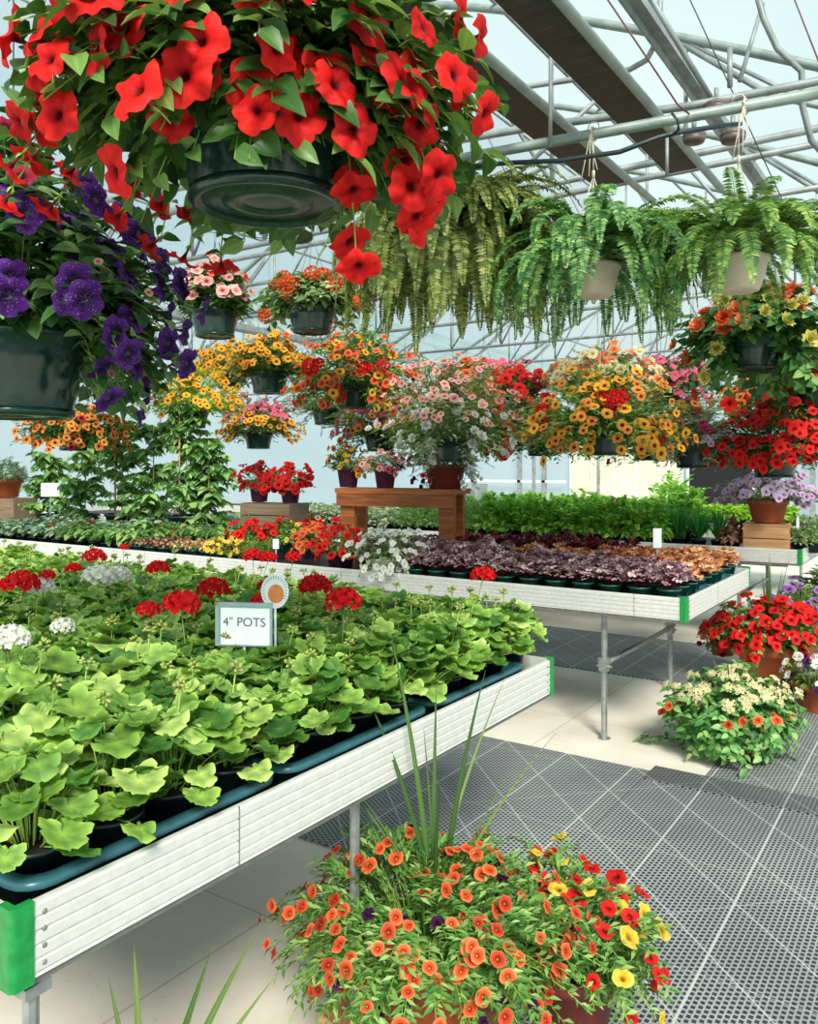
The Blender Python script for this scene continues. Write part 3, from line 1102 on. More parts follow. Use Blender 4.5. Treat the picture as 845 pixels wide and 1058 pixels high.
bench('long aluminium plant bench across the middle, holding rows of plum-leaved pots', -9.2, XB, Y2, Y2b, lg, rl,
      [(XB, Y2, 1, -1), (XB, Y2b, 1, 1)], seams_x=(-1.32, -3.15, -5.0, -6.8), seams_y=(4.55,), hubs=hb)
Y3, Y3b = 6.75, 8.15
lg, rl, hb = [], [], []
for x in (-1.45, -3.25, -5.1, -6.9, -8.7, -10.5):
    lg += [(x, 6.87, 0.0165), (x, 8.03, 0.0165)]
    rl += [((x, 6.87, 0.385), (x, 8.03, 0.385), 0.014)]
    hb += [(x, 6.87, 0.5)]
rl += [((-11, 6.9, 0.64), (-1.1, 6.9, 0.64), 0.012)]
bench('far aluminium plant bench at right, holding green herbs and a wooden crate', -11.2, -0.985, Y3, Y3b, lg, rl,
      [(-0.985, Y3, 1, -1), (-0.985, Y3b, 1, 1)], seams_x=(-1.9, -3.6, -5.4), hubs=hb)
bench('farthest plant bench, holding a lime green row of seedlings', -12, -1.1, 9.5, 10.9,
      [(-1.4, 9.6, .016), (-3.2, 9.6, .016), (-5, 9.6, .016), (-6.8, 9.6, .016), (-8.6, 9.6, .016), (-10.4, 9.6, .016)], [], [(-1.1, 9.5, 1, -1)])


# ================================================================ GERANIUM BENCH
def t_tray():
    L, W, H = 0.545, 0.285, 0.06
    b = NB()

    def rr_(l, w, r_, z):
        P = []
        for cx, cy, a0 in ((l / 2 - r_, w / 2 - r_, 0), (-l / 2 + r_, w / 2 - r_, 90), (-l / 2 + r_, -w / 2 + r_, 180), (l / 2 - r_, -w / 2 + r_, 270)):
            for k in range(5):
                a = math.radians(a0 + k * 22.5)
                P.append((cy + r_ * math.sin(a), cx + r_ * math.cos(a), z))
        return P
    loops = [rr_(L, W, .05, H - 0.012), rr_(L, W, .05, H - 0.003), rr_(L - .006, W - .006, .05, H), rr_(L - .045, W - .045, .04, H), rr_(L - .05, W - .05, .04, H - .004),
             rr_(L - .06, W - .06, .035, 0.008), rr_(L - .06, W - .06, .035, 0.0), rr_(L - .04, W - .04, .045, H - 0.014), rr_(L, W, .05, H - 0.012)]
    V = [p for l in loops for p in l]
    Fs = []
    n = 20
    for i in range(len(loops) - 1):
        for j in range(n):
            Fs.append((i * n + j, i * n + (j + 1) % n, (i + 1) * n + (j + 1) % n, (i + 1) * n + j))
    Fs.append(tuple(5 * n + j for j in range(n)))
    b.add(V, Fs)
    return b.mesh('carrying_tray', ['tray'])


tray_me = t_tray()
tz = ZS + 0.001
pos_tray = ['at the near corner of the bench', 'in the middle of the bench edge', 'at the far end of the bench edge']
for c in range(2):
    for i in range(3):
        o = link('carrying_tray', tray_me, None)
        o.location = (XE - 0.162 - c * 0.29, 0.945 + i * 0.56 + (0.02 if c else 0), tz)
        if c == 0:
            tag(o, 'blue-green plastic carrying tray under geraniums, ' + pos_tray[i], 'tray')
        else:
            tag(o, 'blue-green plastic carrying tray under geraniums in the second column from the bench edge', 'tray', 'second column of carrying trays')


def geranium_mesh(seed, spread=1.0):
    rr = random.Random(seed)
    b = NB()
    n = 36
    for i in range(n):
        az = i * 2.39996 + rr.uniform(-.3, .3)
        k = math.sqrt((i + 0.5) / n)
        r_ = 0.118 * k * spread * rr.uniform(0.8, 1.15)
        z = 0.128 * (1 - 0.92 * k ** 3) * rr.uniform(0.8, 1.15) + 0.004
        p = np.array([r_ * math.cos(az), r_ * math.sin(az), z])
        d = np.array([math.cos(az), math.sin(az), rr.uniform(-0.5, 0.1)])
        nrm = np.array([math.cos(az) * 0.75 * k + rr.uniform(-.35, .35), math.sin(az) * 0.75 * k + rr.uniform(-.35, .35), 1])
        s_ = rr.uniform(0.028, 0.048)
        b.put(rr.choice(T_GER), p, d, nrm, s_, 0 if rr.random() < 0.6 else 2)
        b.tube([(0.3 * p[0], 0.3 * p[1], 0.0), (0.65 * p[0], 0.65 * p[1], z * 0.65), tuple(p)], 0.0013, 4, 1, cap=False)
    return b.mesh('foliage', ['l_geran', 'l_stem', 'l_geran2'])


def bud_mesh(seed):
    """flower stalk with a nodding head of closed buds"""
    rr = random.Random(seed)
    b = NB()
    h = rr.uniform(0.16, 0.2)
    lx, ly = rr.uniform(-.04, .04), rr.uniform(-.04, .04)
    b.tube([(0, 0, 0.03), (lx * .6, ly * .6, h * .6), (lx, ly, h)], 0.0016, 5, 0)
    for k in range(13):
        w = k * 2.4
        o = Vector((math.cos(w) * math.sqrt(k / 13), math.sin(w) * math.sqrt(k / 13), rr.uniform(-0.3, 0.6))).normalized()
        e = Vector((lx, ly, h)) + o * 0.009
        b.tube([(lx, ly, h), tuple(e)], 0.0008, 3, 0, cap=False)
        b.tube([tuple(e - o * 0.001), tuple(e + o * 0.003), tuple(e + o * 0.006)], 0.0034, 6, 1, r2=0.0022)
    return b.mesh('bud_stalk', ['l_stem', 'l_bud'])


ger = [geranium_mesh(i + 40) for i in range(9)]
buds = [bud_mesh(i + 60) for i in range(5)]
pot_sm = pot_mesh('small')
PM[('small', 'pot_black')] = pot_sm.mesh('pot', ['pot_black', 'soil'])
protos = []
PZ = ZS + 0.078 + 0.006
for i in range(9):
    t = thing('potted_geranium', '', 'geranium', (0, 0, 0))
    add_pot(t, 'small', 'pot_black', 0.056)
    link('foliage', ger[i], t)
    if i % 3 != 2:
        link('bud_stalk', buds[i % 5], t)
    if i % 4 == 1:
        link('bud_stalk', buds[(i + 2) % 5], t, Matrix.Rotation(2.0, 4, 'Z') @ Matrix.Translation((0.02, 0.01, 0)))
    protos.append((t, list(t.children)))

# red and white heads: (pixel x, pixel y, size, colour) -> nearest plant gets the stalk
heads = [(98, 576, 11, 'r'), (22, 604, 17, 'r'), (3, 606, 10, 'r'), (128, 566, 5, 'r'), (76, 588, 8, 'r'), (49, 595, 8, 'r'), (187, 626, 19, 'r'), (153, 631, 12, 'r'), (220, 610, 16, 'r'), (163, 588, 11, 'r'),
         (326, 607, 16, 'r'), (355, 622, 18, 'r'), (272, 623, 13, 'r'), (303, 576, 8, 'r'), (277, 577, 9, 'r'), (261, 575, 10, 'r'), (274, 606, 8, 'r'), (499, 595, 12, 'r'), (427, 675, 10, 'r'),
         (10, 662, 19, 'w'), (65, 648, 12, 'w'), (103, 597, 17, 'w'), (44, 608, 13, 'w'), (122, 595, 12, 'w')]
plants = []
cy = 0
for c in range(23):
    for i in range(13):
        x = XE - 0.122 - c * 0.142 + R.uniform(-.006, .006)
        y = 0.745 + i * 0.1385 + R.uniform(-.006, .006)
        if y > 2.42:
            continue
        if seen((x, y, 0.88), 70):
            plants.append([x, y, c, i, None])
gh = {}
for hx, hy, hs, col in heads:
    zz = 1.03 if col == 'r' else 0.99
    best, bd = None, 1e9
    for k, (x, y, c, i, f) in enumerate(plants):
        if k in gh and len(gh[k]) > 1:
            continue
        # the ray height above this plant
        q = project((x, y, 1.0))
        if abs(q[0] - hx) > 45:
            continue
        z = CAMZ - (hy - HY) / F * q[2]
        if not 0.955 < z < 1.09:
            continue
        d = abs(q[0] - hx) / 12 + abs(z - zz) * 120
        if d < bd:
            best, bd = k, d
    if best is not None:
        gh.setdefault(best, []).append((hx, hy, hs, col))
head_desc = {}
labels_used = {}
for k, (x, y, c, i, f) in enumerate(plants):
    pr = R.choice(protos)
    z0 = PZ - (0.004 if c < 4 else 0.0)
    if c == 0:
        lab = 'green geranium in a dark pot along the outer edge of the near bench'
        g = 'geraniums along the bench edge'
    elif c < 5:
        lab = 'leafy green geranium in bud, a little way in from the bench edge'
        g = 'geraniums near the bench edge'
    else:
        lab = 'leafy green geranium with only buds amid the packed geranium bench'
        g = 'geraniums amid the packed bench'
    r = dup(pr[0], pr[1], (x, y, z0), R.random() * 6.28, R.uniform(0.92, 1.12), lab, g)
    if k in gh:
        hx, hy, hs, col = gh[k][0]
        side = 'left' if hx < 280 else 'right'
        cn = 'red' if col == 'r' else 'white'
        plants[k][4] = (r, cn, hx, hy)
        r.scale = (1, 1, 1)
        r.rotation_euler = (0, 0, 0)
        for hx, hy, hs, col in gh[k]:
            q = project((x, y, 1.0))
            D = q[2] - 0.01
            p = at(hx, hy, D) - Vector((x, y, z0))
            s_ = hs / F * D
            hd = link('flower_head', fmesh('f_redg' if col == 'r' else 'f_white', 'umbel')[hx % 2], None, Matrix.Translation(p) @ Matrix.Rotation(hx, 4, 'Z') @ Matrix.Scale(s_, 4))
            b = NB()
            b.tube([(0.01, 0, 0.02), (p.x * .55, p.y * .55, p.z * .6), (p.x, p.y, p.z - s_ * 0.2)], 0.0018, 5)
            hd.parent = b.build('flower_stalk', ['l_stem'], r)
for t, ch in protos:
    for c in ch:
        bpy.data.objects.remove(c)
    bpy.data.objects.remove(t)
for k in gh:
    r, cn, hx, hy = plants[k][4]
    del r['group']
    r['label'] = None or ''
fl_ = sorted([plants[k][4] for k in gh], key=lambda a: a[2])
names = ['at the far left edge', 'left of the card sign', 'next to the card sign', 'right of the card sign', 'at the far end of the bench']
cnt = {}
for r, cn, hx, hy in fl_:
    if hx > 470:
        s_ = 'geranium with one bright %s head standing alone near the far end of the bench' % cn
    elif hx > 400:
        s_ = 'geranium with a small %s head low among leaves near the outer bench edge' % cn
    elif hx > 315:
        s_ = 'geranium with a full %s head, %s of the pair right of the round tag' % (cn, 'left' if hx < 340 else 'right')
    elif hx > 250:
        s_ = ('geranium with a %s head right in front of the round tag' if hy > 615 else 'geranium with a %s head just left of the round tag' if hy > 600 else 'geranium with small %s heads behind the round tag, at x ' ) % cn
        if hy < 600:
            s_ = 'geranium with a small %s head behind the round tag, %s of three' % (cn, {261: 'leftmost', 277: 'middle', 303: 'rightmost'}.get(hx, 'one'))
    elif hx > 205:
        s_ = 'geranium with a flat %s head directly behind the card sign' % cn
    elif hx > 140:
        s_ = 'geranium with a %s head left of the card sign, %s of three' % (cn, {187: 'nearest', 153: 'lower left', 163: 'farthest'}.get(hx, 'one'))
    else:
        s_ = 'geranium with %s flowers at left of near bench, %s' % (cn, {98: 'the tallest one', 22: 'broad one low at left', 3: 'cut by the picture edge', 128: 'tiny one', 76: 'small one below the tallest', 49: 'small narrow one', 10: 'nearest and biggest', 65: 'small one in mid bench', 103: 'wide one in the far row', 44: 'beside the broad red head', 122: 'right one of the far pair'}.get(hx, 'one'))
    r['label'] = s_

# card sign and round tag
sp = at(252, 645, 2.02)
t = thing('card_sign', 'small grey framed card sign reading 4 inch pots among the geraniums', 'sign', (sp.x, sp.y, ZS), math.radians(33.87 - 8))
b = NB()
W, H, zc = 0.145, 0.108, sp.z - ZS
b.box(-W / 2, W / 2, -0.002, 0.002, zc - H / 2, zc + H / 2)
b.box(-W / 2, -W / 2 + .01, -.004, .003, zc - H / 2, zc + H / 2)
b.box(-W / 2, W / 2, -.004, .003, zc + H / 2 - .009, zc + H / 2)
b.build('sign_holder', ['sign_frame'], t, smooth=False)
b = NB()
b.box(-W / 2 + .014, W / 2 - .006, -.0035, -.0022, zc - H / 2 + .004, zc + H / 2 - .014)
b.build('card', ['white_sign'], t, smooth=False)
b = NB()
b.tube([(0, 0.004, 0.0), (0, 0.004, zc)], 0.004, 6)
b.build('stake', ['sign_frame'], t)


def text(body, size, root, x, y, z, mat, name='lettering'):
    cu = bpy.data.curves.new('txt', 'FONT')
    cu.body = body
    cu.size = size
    cu.extrude = 0.0004
    cu.align_x = 'LEFT'
    tmp = bpy.data.objects.new('txt', cu)
    COL.objects.link(tmp)
    dg = bpy.context.evaluated_depsgraph_get()
    me = bpy.data.meshes.new_from_object(tmp.evaluated_get(dg))
    bpy.data.objects.remove(tmp)
    me.materials.clear()
    me.materials.append(M[mat])
    return link(name, me, root, Matrix.Translation((x, y, z)) @ Matrix.Rotation(math.pi / 2, 4, 'X'))


text('4" POTS', 0.031, t, -W / 2 + .02, -.0042, zc - 0.004, 'ink')
sp = at(284, 611, 2.1)
t = thing('round_plant_tag', 'round white plant tag with an orange centre standing behind the card sign', 'tag', (sp.x, sp.y, ZS), math.radians(30))
zc = sp.z - ZS
b = NB()
n = 32
rx, rz = 0.036, 0.044
V = [(rx * math.cos(2 * math.pi * k / n), y, zc + rz * math.sin(2 * math.pi * k / n)) for y in (-.001, .001) for k in range(n)]
b.add(V, [tuple(range(n)), tuple(range(n, 2 * n))[::-1]] + [(k, (k + 1) % n, n + (k + 1) % n, n + k) for k in range(n)])
b.build('disc', ['white_sign'], t, smooth=False)
b = NB()
V = [(0.003 + 0.021 * math.cos(2 * math.pi * k / n), -.0018, zc - .006 + 0.024 * math.sin(2 * math.pi * k / n)) for k in range(n)]
b.add(V, [tuple(range(n))])
b.build('orange_centre', ['orange'], t, smooth=False)
b = NB()
for k in range(22):
    a = math.radians(-30 + k * 11.5)
    c = Vector((0.0295 * math.cos(a), 0, 0.0365 * math.sin(a)))
    b.box(-.0006, .0006, -.0016, -.0012, -.0035, .0035, 0, Matrix.Rotation(-a + math.pi / 2, 3, 'Y'), (c.x, 0, c.z + zc))
b.build('ring_print', ['ink'], t, smooth=False)
b = NB()
b.tube([(0, 0.004, 0), (0, 0.004, zc)], 0.003, 6)
b.build('stake', ['white_sign'], t)


# ================================================================ MIDDLE BENCH
def rosette(seed, tm, n, ln, mats, R_=0.07, up=0.09, tilt=0.6):
    rr = random.Random(seed)
    b = NB()
    for i in range(n):
        az = i * 2.39996 + rr.uniform(-.3, .3)
        k = math.sqrt((i + 0.5) / n)
        p = np.array([R_ * k * math.cos(az), R_ * k * math.sin(az), up * (1 - 0.7 * k * k) * rr.uniform(0.75, 1.15)])
        d = np.array([math.cos(az), math.sin(az), rr.uniform(-.4, .4)])
        nr = np.array([math.cos(az) * tilt * k + rr.uniform(-.5, .5), math.sin(az) * tilt * k + rr.uniform(-.5, .5), 1.0])
        b.put(rr.choice(tm), p, d, nr, ln * rr.uniform(0.7, 1.15), 0)
        b.tube([(0, 0, 0), tuple(p)], 0.0009, 3, 1, cap=False)
    return b.mesh('foliage', mats)


def fill(name, cat, meshes, pot, r_, grid, labelf, flower=None):
    """rows of small potted plants; labelf(x, y, col, row) -> (mesh index or None, label, group)"""
    if ('small', pot) not in PM:
        PM[('small', pot)] = pot_sm.mesh('pot', [pot, 'soil'])
    for x, y, c, i in grid:
        if not seen((x, y, 0.85), 30):
            continue
        k, lab, g = labelf(x, y, c, i)
        if k is None:
            continue
        t = thing(name, lab, cat, (x, y, ZS + r_ * 1.3 + 0.001), R.random() * 6.28, g)
        add_pot(t, 'small', pot, r_)
        ms = meshes[k]
        f = link('foliage', R.choice(ms), t)
        s_ = R.uniform(0.9, 1.1)
        f.scale = (s_, s_, s_ * R.uniform(0.85, 1.15))


heu = [[rosette(i, T_HEU, 62, 0.023, ['l_heu', 'l_burg'], 0.082, 0.115) for i in range(4)],
       [rosette(i + 9, T_HEU, 46, 0.025, ['l_cara', 'l_burg'], 0.076, 0.105) for i in range(3)],
       [rosette(i + 19, T_HEU, 56, 0.024, ['l_burg', 'l_burg'], 0.08, 0.13) for i in range(3)]]
grid = [(-1.18 - c * 0.148 + R.uniform(-.005, .005), 4.04 + i * 0.148 + R.uniform(-.005, .005), c, i) for c in range(13) for i in range(9)]


def hl(x, y, c, i):
    if i < 3 and not (c < 2 and i == 2):
        return 0, 'ruffled silver-plum leaved plant in a green pot, in the front rows', 'silver-plum plants in the front rows'
    if i < (9 if c < 4 else 6 if c < 8 else 5):
        if c < 8:
            return 1, 'caramel and peach leaved plant in a green pot behind the plum rows', 'caramel leaved plants'
        return 0, 'ruffled silver-plum leaved plant in a green pot, behind the front rows at left', 'silver-plum plants farther back'
    return 2, 'dark burgundy leaved plant in the back rows of the middle bench', 'burgundy leaved plants'


fill('coral_bells_plant', 'foliage plant', heu, 'pot_teal', 0.06, grid, hl)
# flat tray rims along the right end of the bench
for i in range(3):
    o = link('carrying_tray', tray_me, None)
    o.location = (XB - 0.05, 4.25 + i * 0.5, ZS + 0.0005)
    o.scale = (0.28, 0.85, 0.8)
    tag(o, ['narrow dark green tray edge nearest the green corner cap of the middle bench', 'narrow dark green tray edge midway along the right end of the middle bench', 'narrow dark green tray edge farthest along the right end of the middle bench'][i], 'tray')
# lime plants left of the burgundy ones
lime = [[rosette(i + 80, [T_LEAFB], 60, 0.04, ['l_lime', 'l_stem'], 0.1, 0.1) for i in range(2)]]
fill('lime_foliage_plant', 'foliage plant', lime, 'pot_teal', 0.06, [(-3.22 - 0.17 * k, 4.75 + 0.14 * j, k, j) for k in range(2) for j in range(2)],
     lambda x, y, c, i: (0, 'lime yellow leaved plant beside the timber stand', 'lime plants by the timber stand'))
# bronze, yellow and green small pots to the left
br = [[rosette(i + 90, [T_LEAFB], 40, 0.035, ['l_chest', 'l_burg'], 0.07, 0.06) for i in range(2)],
      [rosette(i + 94, [T_LEAFB], 40, 0.032, ['l_cara', 'l_stem'], 0.075, 0.06) for i in range(2)],
      [rosette(i + 98, [T_LEAFS], 150, 0.03, ['l_calid', 'l_stem'], 0.085, 0.12) for i in range(2)]]
grid = [(-4.0 - c * 0.15, 4.05 + i * 0.15, c, i) for c in range(9) for i in range(2)]


def bl(x, y, c, i):
    if c < 1:
        return 2, 'bushy fine-leaved green plant in a teal pot beside the red petunias', 'fine-leaved green plants by the petunias'
    if c < 3:
        return None, '', ''
    if c < 6:
        return 1, 'peach and bronze leaved plant in a teal pot left of the yellow flowers', 'peach leaved plants'
    return 0, 'dark bronze leaved plant in a teal pot, left of the peach leaved ones', 'dark bronze plants'


fill('bronze_foliage_plant', 'foliage plant', br, 'pot_teal', 0.06, grid, bl)
# grey-green leafy pots at the left
gl = [[rosette(i + 110, [T_LEAFW, T_LEAFB], 26, 0.085, ['l_grey', 'l_stem'], 0.055, 0.10, 0.9) for i in range(4)],
      [rosette(i + 120, [T_LEAFW], 30, 0.08, ['l_grey2', 'l_stem'], 0.055, 0.11, 0.9) for i in range(3)]]
grid = [(-4.75 - c * 0.17 - (0.5 if i < 2 else 0) + R.uniform(-.01, .01), 4.06 + i * 0.17, c, i) for c in range(17) for i in range(6)]
fill('leafy_potted_plant', 'potted plant', gl, 'pot_black', 0.06, grid,
     lambda x, y, c, i: (0, 'broad grey-green leaved plant in the packed rows at the left of the middle bench', 'grey-green leafy rows') if c > 5 else
     (1, 'mid green leaved plant in the packed rows below the tomato plants', 'mid green leafy rows'))

# little red blossoms on a few plants: separate busy lizzies
for k, (px, py) in enumerate(((48, 546), (82, 553), (90, 543), (185, 536), (164, 535))):
    p = on_u(px, py, 4.2 + 0.1 * k)
    planter('red_busy_lizzie', ['small red flowered plant in the grey-green rows, leftmost', 'small red flowered plant at the front of the grey-green rows', 'small crimson flowered plant, second from the tomato pots', 'small red flowered plant below the right tomato pot', 'small red flowered plant below the middle tomato pot'][k],
            'potted plant', (p.x, p.y, ZS + 0.08), ('small', 'pot_black', 0.055), ('l_grey2', T_LEAFB, 0.06, 0.07, 0.1, 0, 10, 4, 0, None),
            [('f_wine' if k == 2 else 'f_red', 'small', 4, 0.022, lambda p: p[2] > 0.04, None)], seed=200 + k, mind=0.4)


def floor_pl(name, label, cat, px, py, u, pot, fol, fls, **kw):
    p = on_u(px, py, u)
    return planter(name, label, cat, (p.x, p.y, p.z), pot, fol, fls, **kw)


# yellow low flowers
for k, (px, u) in enumerate(((222, 4.08), (238, 4.08), (256, 4.1))):
    p = on_u(px, 570, u)
    planter('yellow_flowered_plant', 'low plant covered in yellow flowers, %s of three at the bench front' % ['left', 'middle', 'right'][k], 'flowers', (p.x, p.y, ZS + 0.075),
            ('small', 'pot_teal', 0.06), ('l_olive', T_LEAFS, 0.03, 0.10, 0.08, 0.02, 40, 5, 0.1, None), [('f_yellow', 'tiny', 34, 0.017, None, None)], seed=300 + k, mind=0.35)

red_specs = [
    (258, 549, 4.45, 0.17, 0.12, 'f_red', 'low spreading red petunia above the yellow flowers', 34),
    (290, 543, 4.6, 0.15, 0.13, 'f_red', 'low red petunia below the two plum pots', 26),
    (322, 560, 4.3, 0.15, 0.12, 'f_orange', 'orange-red calibrachoa in a plum pot left of the white petunia', 34),
    (352, 572, 4.1, 0.19, 0.17, 'f_red', 'red petunia mound in a plum pot at the bench edge', 40),
    (325, 525, 4.8, 0.16, 0.16, 'f_red', 'mixed red and blush petunia plant left of the timber stand', 26),
    (300, 552, 4.45, 0.13, 0.12, 'f_yellow', 'green and yellow flowered plant between the red mounds', 12),
]
for k, (px, py, u, R_, up, fm, lab, n) in enumerate(red_specs):
    p = on_u(px, py, u)
    z = ZS + 0.14
    planter('petunia_plant', lab, 'flowers', (p.x, p.y, z), ('small', 'pot_purple' if k in (2, 3) else 'pot_teal', 0.075 if k != 3 else 0.1),
            ('l_cali', T_LEAFS, 0.045, R_, up, 0.05, 60, 6, 0.25, None),
            [(fm, 'small', n, 0.03 if fm != 'f_yellow' else 0.02, None, None)] + ([('f_blush', 'small', 14, 0.025, None, None)] if k == 4 else []), seed=320 + k, mind=0.42)
# white petunia in a white pot at the rim
p = on_u(402, 582, 4.03)
planter('white_petunia', 'white petunia spilling over the rim from a pale pot at the bench front', 'flowers', (p.x, p.y, 0.86), ('small', 'white_pot', 0.12, 0.8),
        ('l_pale', T_LEAFS, 0.04, 0.24, 0.15, 0.12, 120, 6, 0.4, None), [('f_white', 'small', 95, 0.021, None, None)], seed=350, mind=0.45)


# ---- timber stand with pots
p = on_u(415, 505, 4.72)
t = thing('timber_stand', 'dark stained timber stand with pots on top, on the middle bench', 'stand', (p.x, p.y, ZS), math.radians(8))
TS = 1.255 - ZS
b = NB()
b.box(-.46, .46, -.14, .14, TS - .035, TS)
b.build('top_board', ['wood_dark'], t, smooth=False)
b = NB()
b.box(-.45, .45, -.135, -.10, TS - .125, TS - .036)
b.build('front_apron', ['wood_dark'], t, smooth=False)
for sx, sy in ((-1, -1), (1, -1), (-1, 1), (1, 1)):
    b = NB()
    b.box(sx * .38 - .055, sx * .38 + .055, sy * .08 - .02, sy * .08 + .02, 0.0, TS - .036)
    b.build('leg', ['wood_dark'], t, smooth=False)
b = NB()
b.box(-.325, .325, -.10, .10, 0.03, 0.09)
b.build('lower_shelf', ['wood_dark'], t, smooth=False)
stz = 1.255
sv = Vector((math.cos(math.radians(8)), math.sin(math.radians(8)), 0))


def stand_pos(px):
    # point on the stand's centre line under that picture column
    best = min((abs(project((p.x + sv.x * s / 100, p.y + sv.y * s / 100, 1.2))[0] - px), s) for s in range(-46, 47))
    return Vector((p.x + sv.x * best[1] / 100, p.y + sv.y * best[1] / 100, stz))


s1, s2, s3 = stand_pos(360), stand_pos(398), stand_pos(460)
planter('calibrachoa_pot', 'plum pot of yellow calibrachoa, left one on the timber stand', 'flowers', (s1.x, s1.y, stz + .141), ('small', 'pot_purple', 0.088, 1.2),
        ('l_cali', T_LEAFS, 0.045, 0.15, 0.14, 0.07, 60, 6, 0.2, None), [('f_yellow', 'small', 26, 0.022, None, None), ('f_orange', 'small', 14, 0.022, None, None)], seed=360, mind=0.45)
planter('calibrachoa_pot', 'plum pot of pink and cream calibrachoa, in the middle of the timber stand', 'flowers', (s2.x, s2.y, stz + .133), ('small', 'pot_purple', 0.085, 1.2),
        ('l_pale', T_LEAFS, 0.045, 0.17, 0.12, 0.05, 60, 6, 0.2, None), [('f_blush', 'small', 24, 0.022, None, None), ('f_hot', 'small', 10, 0.024, None, None)], seed=361, mind=0.45)
planter('trailing_planter', 'brown square-shouldered pot of trailing white flowers, right end of the timber stand', 'flowers', (s3.x, s3.y, stz + .162), ('small', 'brown_pot', 0.15, 0.83),
        ('l_pale', T_LEAFS, 0.04, 0.30, 0.08, 0.2, 90, 7, 0.5, (0.55, 0.0)), [('f_white', 'small', 50, 0.017, lambda p: p[0] > -0.05, None), ('f_plum', 'small', 14, 0.02, lambda p: p[0] < 0, None), ('f_hot', 'small', 8, 0.02, lambda p: p[0] < 0, None)], seed=362, mind=0.45)


# ---- weathered crate with two plum pots, and crate at far left
def crate(label, loc, w, d, h, mat, rotz=0.0, slats=3, face=None):
    t = thing('wooden_crate', label, 'crate', loc, rotz)
    sh = h / slats
    for sy in (-1, 1):
        for k in range(slats):
            b = NB()
            b.box(-w / 2, w / 2, sy * (d / 2) - .006, sy * (d / 2) + .006, k * sh + .004, (k + 1) * sh - .004)
            b.build('slat', [mat], t, smooth=False)
    for sx in (-1, 1):
        b = NB()
        b.box(sx * (w / 2 - .008) - .008, sx * (w / 2 - .008) + .008, -d / 2 + .007, d / 2 - .007, 0.0, h)
        b.build('end_panel', [mat], t, smooth=False)
        for sy in (-1, 1):
            b = NB()
            b.box(sx * (w / 2 - .03) - .012, sx * (w / 2 - .03) + .012, sy * (d / 2 - .018) - .01, sy * (d / 2 - .018) + .01, 0.0, h - .002)
            b.build('corner_post', [mat], t, smooth=False)
    b = NB()
    b.box(-w / 2 + .017, w / 2 - .017, -d / 2 + .007, d / 2 - .007, h - .016, h - .004)
    b.build('top_panel', [mat], t, smooth=False)
    return t


p = on_u(284, 535, 4.95)
zt = 1.115
crate('weathered slatted crate under the two plum pots of red petunias', (p.x, p.y, ZS), 0.46, 0.3, zt - ZS - .003, 'wood_grey', math.radians(12), 4)
for k, (px, lab) in enumerate(((268, 'plum pot of red petunias, left one on the weathered crate'), (300, 'plum pot of red petunias, right one on the weathered crate'))):
    q = on_u(px, 500, 4.95 + 0.03 * (1 - k))
    planter('petunia_pot', lab, 'flowers', (q.x, q.y, zt + .141), ('small', 'pot_purple', 0.09, 1.2), ('l_cali', T_LEAFS, 0.045, 0.19, 0.15, 0.07, 70, 6, 0.25, None),
            [('f_red', 'small', 38, 0.036, None, None)], seed=370 + k, mind=0.42)
p = on_u(10, 520, 5.12)
crate('brown slatted crate under the terracotta pot at the left edge', (p.x, p.y, ZS), 0.52, 0.3, 0.335, 'wood_grey', math.radians(8), 1)
q = on_u(6, 505, 5.12)
planter('terracotta_pot_plant', 'terracotta pot with grey-green foliage on the crate at the left edge', 'potted plant', (q.x, q.y, ZS + .339 + 0.207), ('terra', 'terracotta', 0.19, 0.95),
        ('l_grey', T_LEAFS, 0.06, 0.3, 0.2, 0.1, 110, 7, 0.3, (0.8, 0.0)), [], seed=380)

# ---- tomatoes
tw = [(88, 5.12, 0.92, 'pot_black', 0.15), (126, 5.1, 1.02, 'pot_black', 0.17), (158, 5.15, 0.95, 'pot_black', 0.13), (192, 5.1, 1.05, 'pot_black', 0.18), (215, 5.2, 0.8, 'pot_black', 0.12), (50, 5.2, 0.7, 'pot_black', 0.13)]
tl = ['left of the tallest two', 'behind the orange basket, with a bamboo stake', 'between the two staked ones', 'with a bamboo stake, nearest the weathered crate', 'low one at right', 'lowest, beside the small grey sign']
for k, (px, u, h, pm, r_) in enumerate(tw):
    rr = random.Random(400 + k)
    p = on_u(px, 520, u)
    t = thing('tomato_plant', 'tall leafy tomato plant in a black pot, ' + tl[k], 'tomato plant', (p.x, p.y, ZS + r_ * 1.3 + 0.001))
    add_pot(t, 'small', pm, r_)
    b = NB()
    for j in range(60):
        az = j * 2.4
        z0 = h * rr.uniform(0.0, 0.9)
        l = rr.uniform(0.13, 0.26) * (1.1 - 0.5 * z0 / h)
        e = np.array([math.cos(az) * l, math.sin(az) * l, z0 + rr.uniform(-0.03, 0.1)])
        s0 = np.array([0, 0, z0])
        b.tube([s0, (s0 + e) / 2 + [0, 0, 0.03], e], 0.003, 4, 1, cap=False)
        for q in range(13):
            f = 0.15 + 0.9 * q / 12
            pp = s0 + (e - s0) * f
            pp[2] += 0.03 * math.sin(f * 3.1)
            sg = -1 if q % 2 else 1
            d = np.array([math.cos(az + sg * 1.0), math.sin(az + sg * 1.0), rr.uniform(-.6, .1)])
            b.put(T_LEAFB, pp, d, (rr.uniform(-.4, .4), rr.uniform(-.4, .4), 1), rr.uniform(0.07, 0.11), 0)
    b.tube([(0, 0, -0.02), (0.01, 0, h * .5), (0, 0.01, h * 0.95)], 0.006, 5, 1)
    b.build('foliage', ['l_tom', 'l_stem'], t)
    if k in (1, 3):
        b = NB()
        b.tube([(0.03, -0.1, -0.05), (0.03, -0.1, h * 0.98)], 0.011 if k == 1 else 0.008, 6)
        b.build('stake', ['bamboo'], t)


